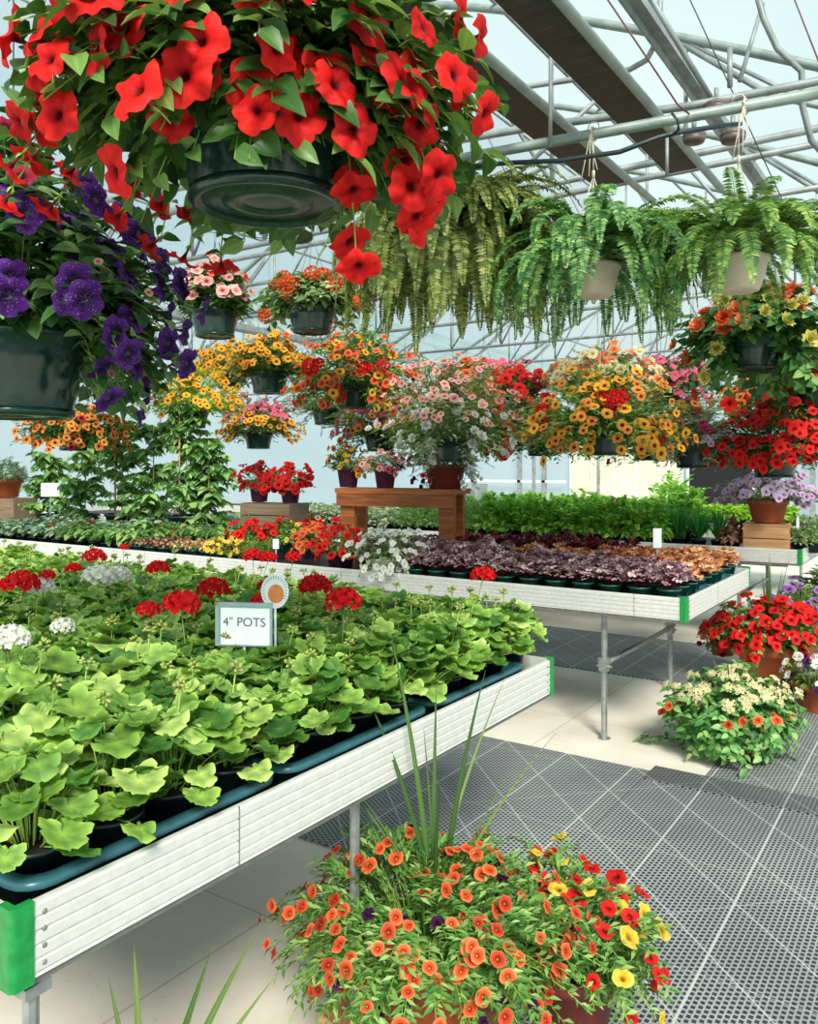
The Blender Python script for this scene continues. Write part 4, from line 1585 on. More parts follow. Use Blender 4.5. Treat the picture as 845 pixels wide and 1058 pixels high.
def stake_sign(label, px, py0, py1, w, u, zb, name='plant_label'):
    p = on_u(px, py1, u)
    q = on_u(px, py0, u)
    t = thing(name, label, 'label', (p.x, p.y, zb), math.radians(33))
    b = NB()
    b.box(-w / 2, w / 2, -.002, .002, p.z - zb, q.z - zb)
    b.build('card', ['white_sign'], t, smooth=False)
    b = NB()
    b.tube([(0, 0.006, 0), (0, 0.006, p.z - zb)], 0.005, 6)
    b.build('stake', ['sign_frame'], t)
    return t


stake_sign('small pale grey sign on a stake left of the tomato plants', 52, 499, 513, 0.19, 4.9, ZS)
stake_sign('narrow white plant label standing among the caramel leaved plants', 679, 546, 566, 0.048, 4.75, ZS)
stake_sign('small blue-grey sign on a stake right of the timber stand', 497, 500, 516, 0.12, 6.95, ZS)
stake_sign('thin white label stake right of the wooden crate', 824, 532, 552, 0.02, 6.95, ZS)
stake_sign('small white and yellow plant tag in front of the red mounds', 285, 557, 567, 0.04, 4.03, ZS)

# ================================================================ FAR BENCH
herb = []
for i in range(3):
    b = NB()
    grow(b, 0.13, 0.3, 0, 34, 12, T_LEAFB, 0.055, 0.05, 0, rr=random.Random(500 + i))
    herb.append(b.mesh('foliage', ['l_herb', 'l_stem']))
herb2 = []
for i in range(2):
    b = NB()
    grow(b, 0.13, 0.26, 0, 50, 10, T_LEAFS, 0.035, 0.05, 0, rr=random.Random(510 + i))
    herb2.append(b.mesh('foliage', ['l_herb2', 'l_stem']))
wht = []
for i in range(2):
    b = NB()
    grow(b, 0.11, 0.13, 0, 34, 8, T_LEAFB, 0.045, 0.04, 0, rr=random.Random(520 + i))
    wht.append(b.mesh('foliage', ['l_white', 'l_stem']))
lim = []
for i in range(2):
    b = NB()
    grow(b, 0.13, 0.17, 0, 40, 8, T_LEAFB, 0.05, 0.05, 0, rr=random.Random(530 + i))
    lim.append(b.mesh('foliage', ['l_lime', 'l_stem']))
grid = [(-2.1 - c * 0.2, 6.9 + i * 0.21, c, i) for c in range(30) for i in range(6)]


def fl2(x, y, c, i):
    if not seen((x, y, 1.0), 10):
        return None, '', ''
    if c < 9:
        return 0, 'fresh green bushy herb in the rows on the far bench', 'green herbs on the far bench'
    if c < 14:
        return 1, 'fine-leaved grey-green herb on the far bench, right of the timber stand', 'fine-leaved herbs on the far bench'
    if c < 24:
        return 2, 'small white-leaved plant on the far bench, seen under the timber stand', 'white-leaved plants on the far bench'
    return None, '', ''


fill('herb_plant', 'herb', [herb, herb2, wht], 'pot_black', 0.065, grid, fl2)
fill('lime_seedling_plant', 'seedlings', [lim], 'pot_black', 0.07, [(-1.6 - c * 0.26, 9.65 + i * 0.28, c, i) for c in range(26) for i in range(3)],
     lambda x, y, c, i: (0, 'bright lime green plant in the farthest bench row', 'lime rows on the farthest bench') if project((x, y, 1))[0] > 480 else (None, '', ''))
# tall herb clump and chive clumps
for k, (px, u, h, lab) in enumerate(((706, 7.35, 0.42, 'tall light green herb, behind the chives'), (600, 7.5, 0.30, 'tall light green herb, left of the pair'), (690, 7.7, 0.5, 'tallest light green herb under the silver basket'))):
    p = on_u(px, 540, u)
    planter('tall_herb', lab + ' on the far bench', 'herb', (p.x, p.y, ZS + .11), ('small', 'pot_black', 0.08), ('l_herb', T_LEAFB, 0.06, 0.24, h, 0, 80, 9, 0, None), [], seed=540 + k)
for k, px in enumerate((722, 742, 700)):
    rr = random.Random(560 + k)
    p = on_u(px, 550, 6.93 + 0.05 * (k == 2))
    t = thing('chive_clump', 'grassy dark green chive clump, %s of three left of the wooden crate' % ['middle', 'right', 'left'][k], 'herb', (p.x, p.y, ZS + .085))
    add_pot(t, 'small', 'pot_black', 0.064)
    spikes(150, 0.3, 0.0028, rr, 0.75).build('foliage', ['l_grass'], t)
p = on_u(793, 560, 6.95)
cr = crate('pale wooden crate under the lilac petunia on the far bench', (p.x, p.y, ZS + 0.001), 0.33, 0.24, 0.235, 'wood_pale', math.radians(4), 2)
planter('lilac_petunia', 'terracotta pot of pale lilac petunias on the pale wooden crate', 'flowers', (p.x, p.y, ZS + .238 + .185), ('terra', 'terracotta', 0.16, 1.0),
        ('l_olive', T_LEAFS, 0.045, 0.40, 0.2, 0.06, 150, 6, 0.15, (1.0, 0.0)), [('f_lilac', 'small', 150, 0.034, None, None)], seed=570, mind=0.3)
p = on_u(757, 556, 6.95)
planter('bronze_pot_plant', 'small brown-leaved plant left of the pale wooden crate', 'potted plant', (p.x, p.y, ZS + .085), ('small', 'pot_black', 0.064), ('l_chest', T_LEAFB, 0.06, 0.11, 0.16, 0, 40, 5, 0, None), [], seed=571)
for k in range(3):
    p = on_u(826 + 14 * k, 550, 7.0 + .12 * k)
    planter('pale_herb', 'pale green fine herb right of the wooden crate, %s of three' % ['left', 'middle', 'right'][k], 'herb', (p.x, p.y, ZS + .085), ('small', 'pot_black', 0.064), ('l_pale', T_LEAFS, 0.045, 0.16, 0.2, 0, 60, 8, 0, None), [], seed=575 + k)

# wire cage and red post seen below the middle bench
t = thing('wire_cage_panel', 'white wire mesh panel under the benches at the left', 'panel', (-8.0, 6.5, 0.0))
b = NB()
for k in range(41):
    b.tube([(-1.8 + k * .09, 0, 0.1), (-1.8 + k * .09, 0, 0.68)], 0.0022, 4)
for k in range(8):
    b.tube([(-1.8, 0, 0.1 + k * .08), (1.8, 0, 0.1 + k * .08)], 0.0022, 4)
b.build('mesh_panel', ['white_paint'], t)
for sx in (-1.8, 1.8):
    b = NB()
    b.tube([(sx, 0, 0.0), (sx, 0, 0.69)], 0.012, 6)
    b.build('post', ['white_paint'], t)
p = on_u(35, 583, 6.3)
b = NB()
b.tube([(p.x, p.y, 0), (p.x, p.y, 0.66)], 0.022, 8)
o = tag(b.build('red_post', ['red_paint']), 'slim crimson post standing under the middle bench at left', 'post')

# ================================================================ FLOOR PLANTERS
# large foreground planter
b = NB()
p1 = Vector((-1.025, 1.60, 0))
crate('low pale wooden crate under the big orange flowered planter', (p1.x, p1.y, 0.009), 0.42, 0.30, 0.10, 'wood_pale', math.radians(-14), 2)
rz_ = 0.109 + 0.215
planter('orange_calibrachoa_planter', 'big terracotta planter of orange calibrachoa with spiky leaves in the foreground', 'flowers', (p1.x, p1.y, rz_), ('terra', 'terracotta', 0.155, 1.19),
        ('l_cali', T_LEAFS, 0.029, 0.335, 0.2, 0.18, 520, 16, 0.42, (0.3, 0.05)),
        [('f_plum', 'small', 18, 0.018, None, 'dark plum flower'), ('f_rust', 'small', 45, 0.0155, None, None), ('f_orange', 'small', 130, 0.0165, None, None)], seed=600, mind=0.55)
t = thing('spiky_dracaena', 'tall spiky-leaved dracaena rising from the orange flowered planter', 'plant', (p1.x + 0.01, p1.y + 0.02, rz_ - 0.02))
sp_pts = [((367, 700), 0.012), ((405, 655), 0.012), ((453, 705), 0.011), ((497, 692), 0.012), ((527, 700), 0.008), ((572, 755), 0.009), ((436, 755), 0.006), ((377, 820), 0.008), ((520, 800), 0.007), ((340, 790), 0.006), ((455, 800), 0.008)]
basep = Vector(t.location)
for k, ((px, py), w) in enumerate(sp_pts):
    D = project(tuple(basep))[2] + [0.0, -0.05, 0.05, 0.03, 0.1, 0.0, -0.05, -0.1, 0.08, 0.0, -0.08][k]
    e = at(px, py, D) - basep
    b = NB()
    V, rad, Fs = [], [], []
    for j in range(11):
        tt = j / 10
        q = Vector((e.x * tt ** 1.35, e.y * tt ** 1.35, e.z * (tt * (1.12 - 0.12 * tt)))) + Vector((0.012 * math.cos(k * 2.4), 0.012 * math.sin(k * 2.4), 0))
        ww = w * 0.5 * (0.8 + tt if tt < 0.25 else 1.05 * (1 - ((tt - .25) / .75) ** 1.8)) + 0.0004
        sdv = Vector((CA, SA, 0)) * ww
        V += [tuple(q - sdv), tuple(q + Vector((-SA, CA, 0)) * ww * 0.5), tuple(q + sdv)]
        rad += [1, 0, 1]
    for j in range(10):
        for q in (0, 1):
            Fs.append((j * 3 + q, j * 3 + q + 1, j * 3 + q + 4, j * 3 + q + 3))
    b.add(V, Fs, 0, rad)
    b.build('leaf_blade', ['l_spike'], t)
# second pot
q = on_z(592, 1075, 0.0)
q = Vector((-0.80, 2.0, 0.009))
q = at(590, 1000, 2.06)
planter('red_calibrachoa_planter', 'brown pot of red and yellow petunias at the right of the orange planter', 'flowers', (q.x, q.y, 0.175), ('terra', 'brown_pot', 0.13, 1.1),
        ('l_cali', T_LEAFS, 0.031, 0.235, 0.22, 0.07, 260, 14, 0.3, (0.5, 0.0)),
        [('f_yellow', 'small', 20, 0.026, lambda p: p[0] > -0.1, 'yellow flower'), ('f_red', 'small', 38, 0.023, lambda p: p[0] > -0.12, None), ('f_orange', 'small', 14, 0.018, lambda p: p[0] < 0.0, None)], seed=610, mind=0.7)
# spike planter just below the frame at bottom left
q = Vector((-1.18, 0.93, 0.009))
t = thing('spiky_dracaena', 'spiky green leaves poking up under the bench at the bottom left', 'plant', (q.x, q.y, q.z))
add_pot(t, 'terra', 'terracotta', 0.13, 0.15, 1.0)
tb = Vector((q.x, q.y, q.z + 0.13))
for k, (px, py) in enumerate(((138, 972), (112, 1010), (219, 980), (266, 960), (283, 1010))):
    D = project(tuple(tb))[2] + 0.02 * (k - 2)
    e = at(px, py, D) - tb
    b = NB()
    V, rad, Fs = [], [], []
    for j in range(11):
        tt = j / 10
        qq = Vector((e.x * tt ** 1.3, e.y * tt ** 1.3, e.z * tt)) + Vector((0, 0, 0.13))
        ww = 0.0085 * (1 if tt < 0.4 else (1 - ((tt - .4) / .6) ** 1.5)) + 0.0004
        sdv = Vector((CA, SA, 0)) * ww
        V += [tuple(qq - sdv), tuple(qq + Vector((-SA, CA, 0)) * ww * 0.5), tuple(qq + sdv)]
        rad += [1, 0, 1]
    for j in range(10):
        for h in (0, 1):
            Fs.append((j * 3 + h, j * 3 + h + 1, j * 3 + h + 4, j * 3 + h + 3))
    b.add(V, Fs, 0, rad)
    b.build('leaf_blade', ['l_spike'], t)

# right-hand floor group
q = on_z(756, 779, 0.0)
t = planter('cream_flowered_planter', 'cream flowered planter with trailing green leaves sitting on the mat at right', 'flowers', (q.x, q.y, 0.24), ('terra', 'terracotta', 0.16, 1.2),
            ('l_ivy', T_LEAFB, 0.045, 0.33, 0.15, 0.225, 420, 11, 0.66, None),
            [('f_cream', 'cluster', 70, 0.034, lambda p: p[2] > 0.07, None), ('f_orange', 'small', 14, 0.022, lambda p: -0.02 < p[2] < 0.15, 'orange-red flower')], spike=(6, 0.3, 0.005, 0.6), seed=620, mind=0.5)
b = NB()
rr = random.Random(5)
e0 = Vector((-0.25, -0.05, -0.22))
for k in range(46):
    f = k / 46
    pnt = np.array([-0.2 - 0.24 * f + rr.uniform(-.03, .03), -0.08 + 0.03 * math.sin(f * 7) + rr.uniform(-.03, .03), -0.222 + rr.uniform(0, .03)])
    b.put(T_LEAFB, pnt, (rr.uniform(-1, .3), rr.uniform(-1, 1), rr.uniform(0, .5)), (rr.uniform(-.3, .3), rr.uniform(-.3, .3), 1), 0.035, 0)
b.tube([(-0.15, -0.06, -0.2), (-0.3, -0.07, -0.224), (-0.45, -0.05, -0.226)], 0.002, 4, 1)
b.build('trailing_vine', ['l_ivy', 'l_stem'], t)

q = on_z(796, 712, 0.0)
planter('red_petunia_planter', 'wide terracotta planter of bright red petunias with spiky leaves at right', 'flowers', (q.x, q.y, 0.30), ('terra', 'terracotta', 0.22, 1.05),
        ('l_cali', T_LEAFB, 0.05, 0.36, 0.26, 0.08, 150, 8, 0.2, (0.5, 0.25)), [('f_red', 'small', 130, 0.036, None, None)], spike=(9, 0.62, 0.011, 0.16), seed=630, mind=0.45)
q = on_z(826, 680, 0.0)
planter('violet_petunia_planter', 'planter of violet petunias behind the red petunias at right', 'flowers', (q.x, q.y, 0.28), ('terra', 'terracotta', 0.16, 1.2),
        ('l_olive', T_LEAFS, 0.05, 0.36, 0.26, 0.1, 110, 7, 0.2, None), [('f_viol', 'small', 70, 0.032, None, None), ('f_hot', 'small', 6, 0.035, None, None)], seed=631, mind=0.45)
q = on_z(750, 695, 0.0)
planter('pink_petunia_planter', 'small planter of pale pink and wine petunias left of the red petunias', 'flowers', (q.x - 0.02, q.y, 0.26), ('terra', 'terracotta', 0.1, 1.2),
        ('l_olive', T_LEAFS, 0.045, 0.17, 0.12, 0.14, 60, 6, 0.4, None), [('f_blush', 'small', 16, 0.027, None, None), ('f_wine', 'small', 14, 0.027, None, None)], seed=632, mind=0.45)
q = on_z(842, 735, 0.0)
planter('white_petunia_planter', 'planter of white and dark plum petunias at the right edge', 'flowers', (q.x, q.y, 0.16), ('terra', 'terracotta', 0.12, 1.1),
        ('l_olive', T_LEAFS, 0.045, 0.19, 0.16, 0.06, 70, 6, 0.3, None), [('f_white', 'small', 20, 0.03, None, None), ('f_plum', 'small', 20, 0.027, None, None)], seed=633, mind=0.45)
q = on_z(852, 655, 0.0)
planter('leafy_floor_plant', 'leafy dark pot plant at the right edge below the far bench', 'potted plant', (q.x, q.y, 0.30), ('small', 'pot_black', 0.16, 1.2),
        ('l_pale', T_LEAFB, 0.09, 0.3, 0.22, 0.06, 60, 5, 0.2, None), [], seed=634)

# ================================================================ HANGING BASKETS
ROW1, ROW2, ROW3, ROW4, ROW5, ROW6 = (0.95, 2.95), (3.14, 2.71), (3.6, 2.98), (4.5, 2.98), (5.2, 2.98), (6.3, 2.98)
# big red petunia overhead
c = at(277, 103, 1.27)
planter('red_petunia_basket', 'large dark green basket of big red petunias hanging overhead at top', 'hanging basket', tuple(c), ('hang', 'pot_green', 0.153, 1.0),
        ('l_pet', T_LEAFB, 0.05, 0.33, 0.3, 0.19, 330, 10, 0.62, None),
        [('f_red', 'big', 54, 0.036, lambda p: -0.24 < p[2] < 0.18, None)], hang=2.95, seed=5, mind=0.5,
        trails=[(q[0], q[1], q[2], 'f_red', 0.034) for q in ((368, 262, 1.2), (352, 240, 1.25), (425, 212, 1.2), (442, 176, 1.15), (486, 112, 1.25), (478, 40, 1.25), (22, 160, 1.2), (12, 195, 1.3), (60, 205, 1.4), (196, 255, 1.55), (228, 262, 1.6), (166, 246, 1.55), (130, 215, 1.5), (38, 122, 1.2), (58, 70, 1.15))])
c = at(14, 345, 1.7)
planter('purple_petunia_basket', 'dark green basket of speckled purple petunias hanging at the left edge', 'hanging basket', tuple(c), ('hang', 'pot_green', 0.152, 1.05),
        ('l_petd', T_LEAFB, 0.05, 0.36, 0.33, 0.17, 330, 9, 0.4, (1.15, -0.3)),
        [('f_purple', 'big', 46, 0.034, lambda p: p[2] < 0.27, None), ('f_wine', 'small', 10, 0.022, None, 'small wine red flower'), ('f_blush', 'small', 14, 0.009, None, 'tiny pale pink flower')], hang=2.95, seed=12, mind=0.62,
        trails=[(q[0], q[1], q[2], 'f_purple', 0.034) for q in ((103, 402, 1.6), (122, 360, 1.5), (182, 372, 1.7), (196, 318, 1.7), (172, 290, 1.7), (178, 340, 1.75), (82, 308, 1.35), (2, 305, 1.35), (90, 212, 1.5), (60, 150, 1.6), (138, 245, 1.6))])


def hb_(px, pyrim, row, name, label, r_, potm, fol, fls, seed, mind=0.45, rope=False):
    p = on_u(px, pyrim, row[0])
    lm, lt, ll, R_, up, dn, st, per, low, clr = fol
    fol = (lm, lt, ll * 1.12, R_ * 1.08, up * 1.05, dn * 1.15, int(st * 1.75), per, low, clr)
    fls = [(m, k, int(n * 1.7), sz * 1.05, te, lb) for m, k, n, sz, te, lb in fls]
    mind *= 0.78
    return planter(name, label, 'hanging basket', tuple(p), ('hang', potm, r_, 0.95), fol, fls, hang=row[1], seed=seed, mind=mind)


PG = 'pot_green'
hb_(222, 322, ROW3, 'geranium_basket', 'green hanging basket of coral and white geraniums right of the purple basket', 0.155, PG, ('l_calid', T_LEAFS, 0.06, 0.22, 0.26, 0.04, 110, 7, 0.1, 1.0),
    [('f_blush', 'small', 45, 0.032, lambda p: p[2] > 0.06, None), ('f_orange', 'small', 14, 0.026, lambda p: p[2] > 0.12, None)], 20)
hb_(322, 318, ROW3, 'orange_geranium_basket', 'green hanging basket with scattered orange geranium heads below the big red basket', 0.14, PG, ('l_pale', T_LEAFB, 0.05, 0.28, 0.17, 0.1, 130, 7, 0.2, 0.9),
    [('f_coral', 'umbel', 8, 0.04, None, None)], 21, 0.9)
hb_(278, 385, ROW4, 'yellow_calibrachoa_basket', 'green hanging basket of yellow and amber calibrachoa below the orange geraniums', 0.15, PG, ('l_olive', T_LEAFS, 0.05, 0.32, 0.23, 0.12, 140, 7, 0.25, 0.9),
    [('f_gold', 'small', 75, 0.027, None, None), ('f_orange', 'small', 8, 0.027, None, None)], 22)
hb_(199, 425, ROW5, 'yellow_calibrachoa_basket', 'green hanging basket of all-yellow calibrachoa low beside the tomato plants', 0.15, PG, ('l_lime', T_LEAFS, 0.055, 0.44, 0.36, 0.06, 140, 7, 0.15, 0.9),
    [('f_gold', 'small', 90, 0.03, None, None)], 23)
hb_(267, 448, ROW6, 'pink_yellow_basket', 'green hanging basket with pink blooms above yellow ones, over the weathered crate', 0.155, PG, ('l_olive', T_LEAFS, 0.055, 0.40, 0.34, 0.10, 130, 7, 0.25, 0.9),
    [('f_pink', 'small', 40, 0.036, lambda p: p[2] > 0.16, None), ('f_gold', 'small', 50, 0.032, lambda p: p[2] < 0.2, None)], 24)
hb_(366, 400, ROW4, 'red_orange_basket', 'full hanging basket of mixed red and orange blooms left of the olive fern', 0.14, PG, ('l_cali', T_LEAFS, 0.05, 0.40, 0.36, 0.16, 230, 8, 0.4, 0.3),
    [('f_orange', 'small', 60, 0.03, None, None), ('f_gold', 'small', 18, 0.032, None, None), ('f_redg', 'umbel', 6, 0.05, lambda p: p[2] < 0.2, None)], 25)
hb_(338, 422, ROW5, 'pale_foliage_basket', 'green hanging basket of pale trailing foliage below the red and orange basket', 0.13, PG, ('l_white', T_LEAFS, 0.045, 0.32, 0.12, 0.14, 90, 7, 0.3, 0.8),
    [('f_white', 'small', 14, 0.016, None, None)], 26)
hb_(393, 448, ROW5, 'mixed_calibrachoa_basket', 'green hanging basket of pink, orange and yellow blooms above the plum pots', 0.135, PG, ('l_cali', T_LEAFS, 0.05, 0.36, 0.24, 0.2, 150, 7, 0.35, 0.8),
    [('f_pink', 'small', 24, 0.03, None, None), ('f_amber', 'small', 26, 0.027, None, None), ('f_gold', 'small', 20, 0.03, lambda p: p[0] > 0.0, None)], 27)
hb_(468, 455, ROW4, 'white_pink_basket', 'big hanging basket of white, blush and pink blooms above the timber stand', 0.135, PG, ('l_pale', T_LEAFS, 0.045, 0.40, 0.48, 0.14, 260, 8, 0.28, 0.3),
    [('f_white', 'double', 20, 0.034, lambda p: -0.15 < p[2] < 0.22, None), ('f_blush', 'small', 84, 0.026, lambda p: p[2] > 0.08, None)], 28)
hb_(532, 440, ROW5, 'scarlet_basket', 'hanging basket of scarlet blooms between the white-pink and golden baskets', 0.14, PG, ('l_calid', T_LEAFS, 0.05, 0.36, 0.36, 0.18, 150, 7, 0.3, None),
    [('f_red', 'small', 60, 0.038, None, None), ('f_blush', 'small', 10, 0.026, None, None)], 29)
hb_(500, 400, ROW6, 'coral_basket', 'hanging basket of coral pink blooms behind the white-pink basket', 0.14, PG, ('l_cali', T_LEAFS, 0.05, 0.48, 0.20, 0.14, 120, 7, 0.3, None),
    [('f_orange', 'small', 40, 0.036, None, None), ('f_pink', 'small', 30, 0.036, None, None)], 30)
hb_(622, 447, ROW4, 'golden_calibrachoa_basket', 'wide hanging basket of golden calibrachoa dotted with red heads, over the herbs', 0.125, PG, ('l_cali', T_LEAFS, 0.045, 0.44, 0.32, 0.14, 290, 8, 0.38, 0.2),
    [('f_redg', 'umbel', 5, 0.045, lambda p: p[2] < 0.2, None), ('f_amber', 'small', 45, 0.028, None, None), ('f_gold', 'small', 50, 0.031, None, None)], 31)
hb_(622, 400, ROW5, 'peach_basket', 'hanging basket of pale peach and yellow blooms behind the golden basket', 0.14, PG, ('l_pale', T_LEAFS, 0.05, 0.36, 0.22, 0.1, 130, 7, 0.2, None),
    [('f_peach', 'small', 40, 0.036, None, None), ('f_cream', 'small', 40, 0.034, None, None)], 32)
hb_(778, 352, ROW4, 'begonia_basket', 'dark hanging basket of peach and lemon begonias below the right fern', 0.145, PG, ('l_beg', T_LEAFB, 0.06, 0.37, 0.22, 0.26, 190, 7, 0.45, 0.6),
    [('f_peach', 'double', 12, 0.05, None, None), ('f_coral', 'double', 8, 0.048, None, None), ('f_lemon', 'double', 14, 0.042, None, None)], 33, 0.8)
hb_(800, 468, ROW5, 'red_calibrachoa_basket', 'hanging basket of massed crimson red blooms above the lilac petunia', 0.14, PG, ('l_calid', T_LEAFS, 0.05, 0.36, 0.28, 0.10, 170, 7, 0.3, None),
    [('f_red', 'small', 98, 0.03, None, None)], 34, 0.38)
hb_(800, 415, ROW6, 'amber_basket', 'hanging basket of orange and amber blooms behind the begonias', 0.14, PG, ('l_olive', T_LEAFS, 0.05, 0.46, 0.15, 0.2, 130, 7, 0.4, None),
    [('f_amber', 'small', 70, 0.034, None, None), ('f_red', 'small', 10, 0.05, None, None)], 35)
hb_(716, 462, ROW5, 'silver_basket', 'hanging basket of silvery foliage with a few pink blooms over the herbs', 0.125, PG, ('l_white', T_LEAFS, 0.045, 0.24, 0.26, 0.12, 170, 8, 0.35, 0.4),
    [('f_hot', 'small', 12, 0.032, lambda p: p[2] > 0.1, None), ('f_lilac', 'small', 14, 0.02, None, None)], 36)
hb_(690, 398, ROW6, 'pink_basket', 'hanging basket of small pink blooms between golden basket and begonias', 0.14, PG, ('l_calid', T_LEAFS, 0.05, 0.3, 0.18, 0.16, 110, 7, 0.3, None),
    [('f_pink', 'small', 60, 0.028, None, None)], 37)
hb_(843, 398, ROW5, 'begonia_basket', 'dark hanging basket at the right edge beside the begonias', 0.13, PG, ('l_beg', T_LEAFB, 0.06, 0.26, 0.18, 0.1, 90, 7, 0.3, 0.7),
    [('f_lemon', 'double', 8, 0.042, None, None), ('f_coral', 'double', 6, 0.046, None, None)], 38, 0.8)
hb_(76, 448, ROW4, 'orange_calibrachoa_basket', 'hanging basket of orange calibrachoa below the purple basket', 0.15, PG, ('l_calid', T_LEAFS, 0.055, 0.44, 0.22, 0.14, 200, 7, 0.35, None),
    [('f_amber', 'small', 96, 0.036, None, None), ('f_wine', 'small', 4, 0.03, None, None)], 39, 0.4)
hb_(128, 398, ROW4, 'white_green_basket', 'dark hanging basket with pale foliage just right of the purple basket', 0.14, PG, ('l_pale', T_LEAFB, 0.05, 0.32, 0.16, 0.1, 90, 7, 0.2, 0.9),
    [('f_pink', 'small', 14, 0.026, None, None), ('f_white', 'small', 14, 0.022, None, None)], 40)
hb_(240, 385, ROW6, 'amber_basket', 'far hanging basket of amber blooms left of the red and orange basket', 0.15, PG, ('l_olive', T_LEAFS, 0.055, 0.5, 0.26, 0.1, 130, 7, 0.3, None),
    [('f_gold', 'small', 70, 0.036, None, None)], 41)
hb_(560, 452, ROW6, 'wine_basket', 'far hanging basket of dark foliage under the golden and scarlet baskets', 0.15, PG, ('l_calid', T_LEAFS, 0.055, 0.55, 0.14, 0.18, 170, 8, 0.4, None),
    [('f_wine', 'small', 16, 0.03, None, None), ('f_blush', 'small', 14, 0.03, None, None)], 42)
hb_(672, 455, ROW6, 'dark_leaf_basket', 'far hanging basket of dark green leaves behind the silver basket', 0.15, PG, ('l_calid', T_LEAFS, 0.055, 0.5, 0.14, 0.18, 160, 8, 0.4, None),
    [('f_hot', 'small', 18, 0.028, None, None)], 43)


# ---- ferns
def fern(label, loc, r_pot, fm, n, L, up, width, seed, top, droop=1.0, show_pot=True):
    rr = random.Random(seed)
    t = thing('boston_fern', label, 'fern', loc)
    add_pot(t, 'bowl', 'cream_pot', r_pot, 0, 1.0)
    b = NB()
    for i in range(n):
        az = i * 2.39996 + rr.uniform(-.2, .2)
        q = rr.random()
        l = L * rr.uniform(0.65, 1.08)
        el = math.radians(78 - 62 * q)      # launch angle
        # integrate a drooping rachis
        P = [np.array([r_pot * 0.5 * math.cos(az), r_pot * 0.5 * math.sin(az), 0.0])]
        K = 26
        a = el
        bend = math.radians(rr.uniform(95, 165)) * droop
        azz = az
        tw = rr.uniform(-0.4, 0.4)
        dirs = []
        for k in range(K):
            f = k / K
            aa = a - bend * f ** 1.25
            aa = max(aa, math.radians(-86))
            azz = az + tw * f
            d = np.array([math.cos(aa) * math.cos(azz), math.cos(aa) * math.sin(azz), math.sin(aa)])
            dirs.append(d)
            P.append(P[-1] + d * l / K)
        b.tube([P[k] for k in range(0, K + 1, 4)], 0.0013, 3, 1, cap=False)
        for k in range(2, K):
            for h in (0.0, 0.5):
                f = (k + h) / K
                p = P[k] + (P[k + 1] - P[k]) * h
                d = dirs[k]
                side = unit(np.cross(d, (0, 0, 1)) + 1e-4)
                nn = unit(np.cross(side, d))
                wl = width * math.sin(math.pi * min(1, 0.12 + 0.88 * f)) ** 0.55 * (1 - 0.25 * f) * rr.uniform(0.85, 1.1)
                for sg in (-1, 1):
                    dd = side * sg + d * 0.32 + nn * rr.uniform(-0.25, 0.15)
                    b.put(T_LEAFS, p, dd, nn + side * rr.uniform(-.15, .15), (wl, l / K * 2.1, wl), 0)
    b.build('fronds', [fm, 'l_stem'], t)
    add_hanger(t, r_pot, top - loc[2], rope=True)
    return t


c = on_u(462, 255, 3.05)
fern('olive green boston fern with long drooping fronds, left of the cream potted ferns', tuple(c), 0.10, 'l_fern1', 300, 0.70, 0.1, 0.056, 70, 2.73, 1.3)
c = on_u(613, 275, 3.12)
fern('lacy green fern in a cream pot, middle of the three hanging ferns', tuple(c), 0.108, 'l_fern2', 120, 0.58, 0.1, 0.054, 71, 2.73, 1.1)
c = on_u(763, 267, 3.19)
fern('bright green fern in a cream pot, rightmost of the three hanging ferns', tuple(c), 0.108, 'l_fern3', 115, 0.47, 0.1, 0.05, 72, 2.73, 0.95)


# ================================================================ ROOF STEELWORK
def pipe(name, label, pts, r_, mat, cat='pipe', group=None, n=10):
    b = NB()
    b.tube(pts, r_, n)
    return tag(b.build(name, [mat]), label, cat, group)


pipe('cross_pipe', 'thick grey-green pipe crossing above the ferns, carrying their ropes', [(-7.0, 2.37, 2.73), (2.0, 3.54, 2.73)], 0.021, 'pipe')
pipe('cross_pipe', 'slim grey pipe crossing just behind the thick fern pipe', [(-6.0, 2.75, 3.0), (-1.62, 3.53, 3.0), (-0.98, 3.68, 2.99), (2.0, 4.05, 3.0)], 0.018, 'truss')
for row, lab in ((ROW1, 'overhead pipe carrying the big red basket'), (ROW4, 'overhead pipe carrying the golden and begonia baskets'), (ROW5, 'overhead pipe carrying the second line of baskets'), (ROW6, 'overhead pipe carrying the farthest line of baskets')):
    pipe('cross_pipe', lab, [(-9.5, row[0], row[1] + .024), (3.0, row[0], row[1] + .024)], 0.017, 'truss')
# planks with edge pipes
for lab, x0, x1, xp, z in (('dark plank under the roof, right one of the two', -1.25, -1.085, -1.063, 2.93), ('dark plank under the roof, left one of the two', -1.63, -1.46, -1.43, 2.93)):
    b = NB()
    b.box(x0, x1, -1.0, 4.25, z - 0.016, z)
    tag(b.build('roof_plank', ['plank'], smooth=False), lab, 'plank')
    pipe('lengthwise_pipe', 'lengthwise grey pipe by the ' + lab, [(xp, -1.0, z - 0.03), (xp, 4.6, z - 0.03)], 0.019, 'pipe')
for x in (-1.3, -1.75):
    b = NB()
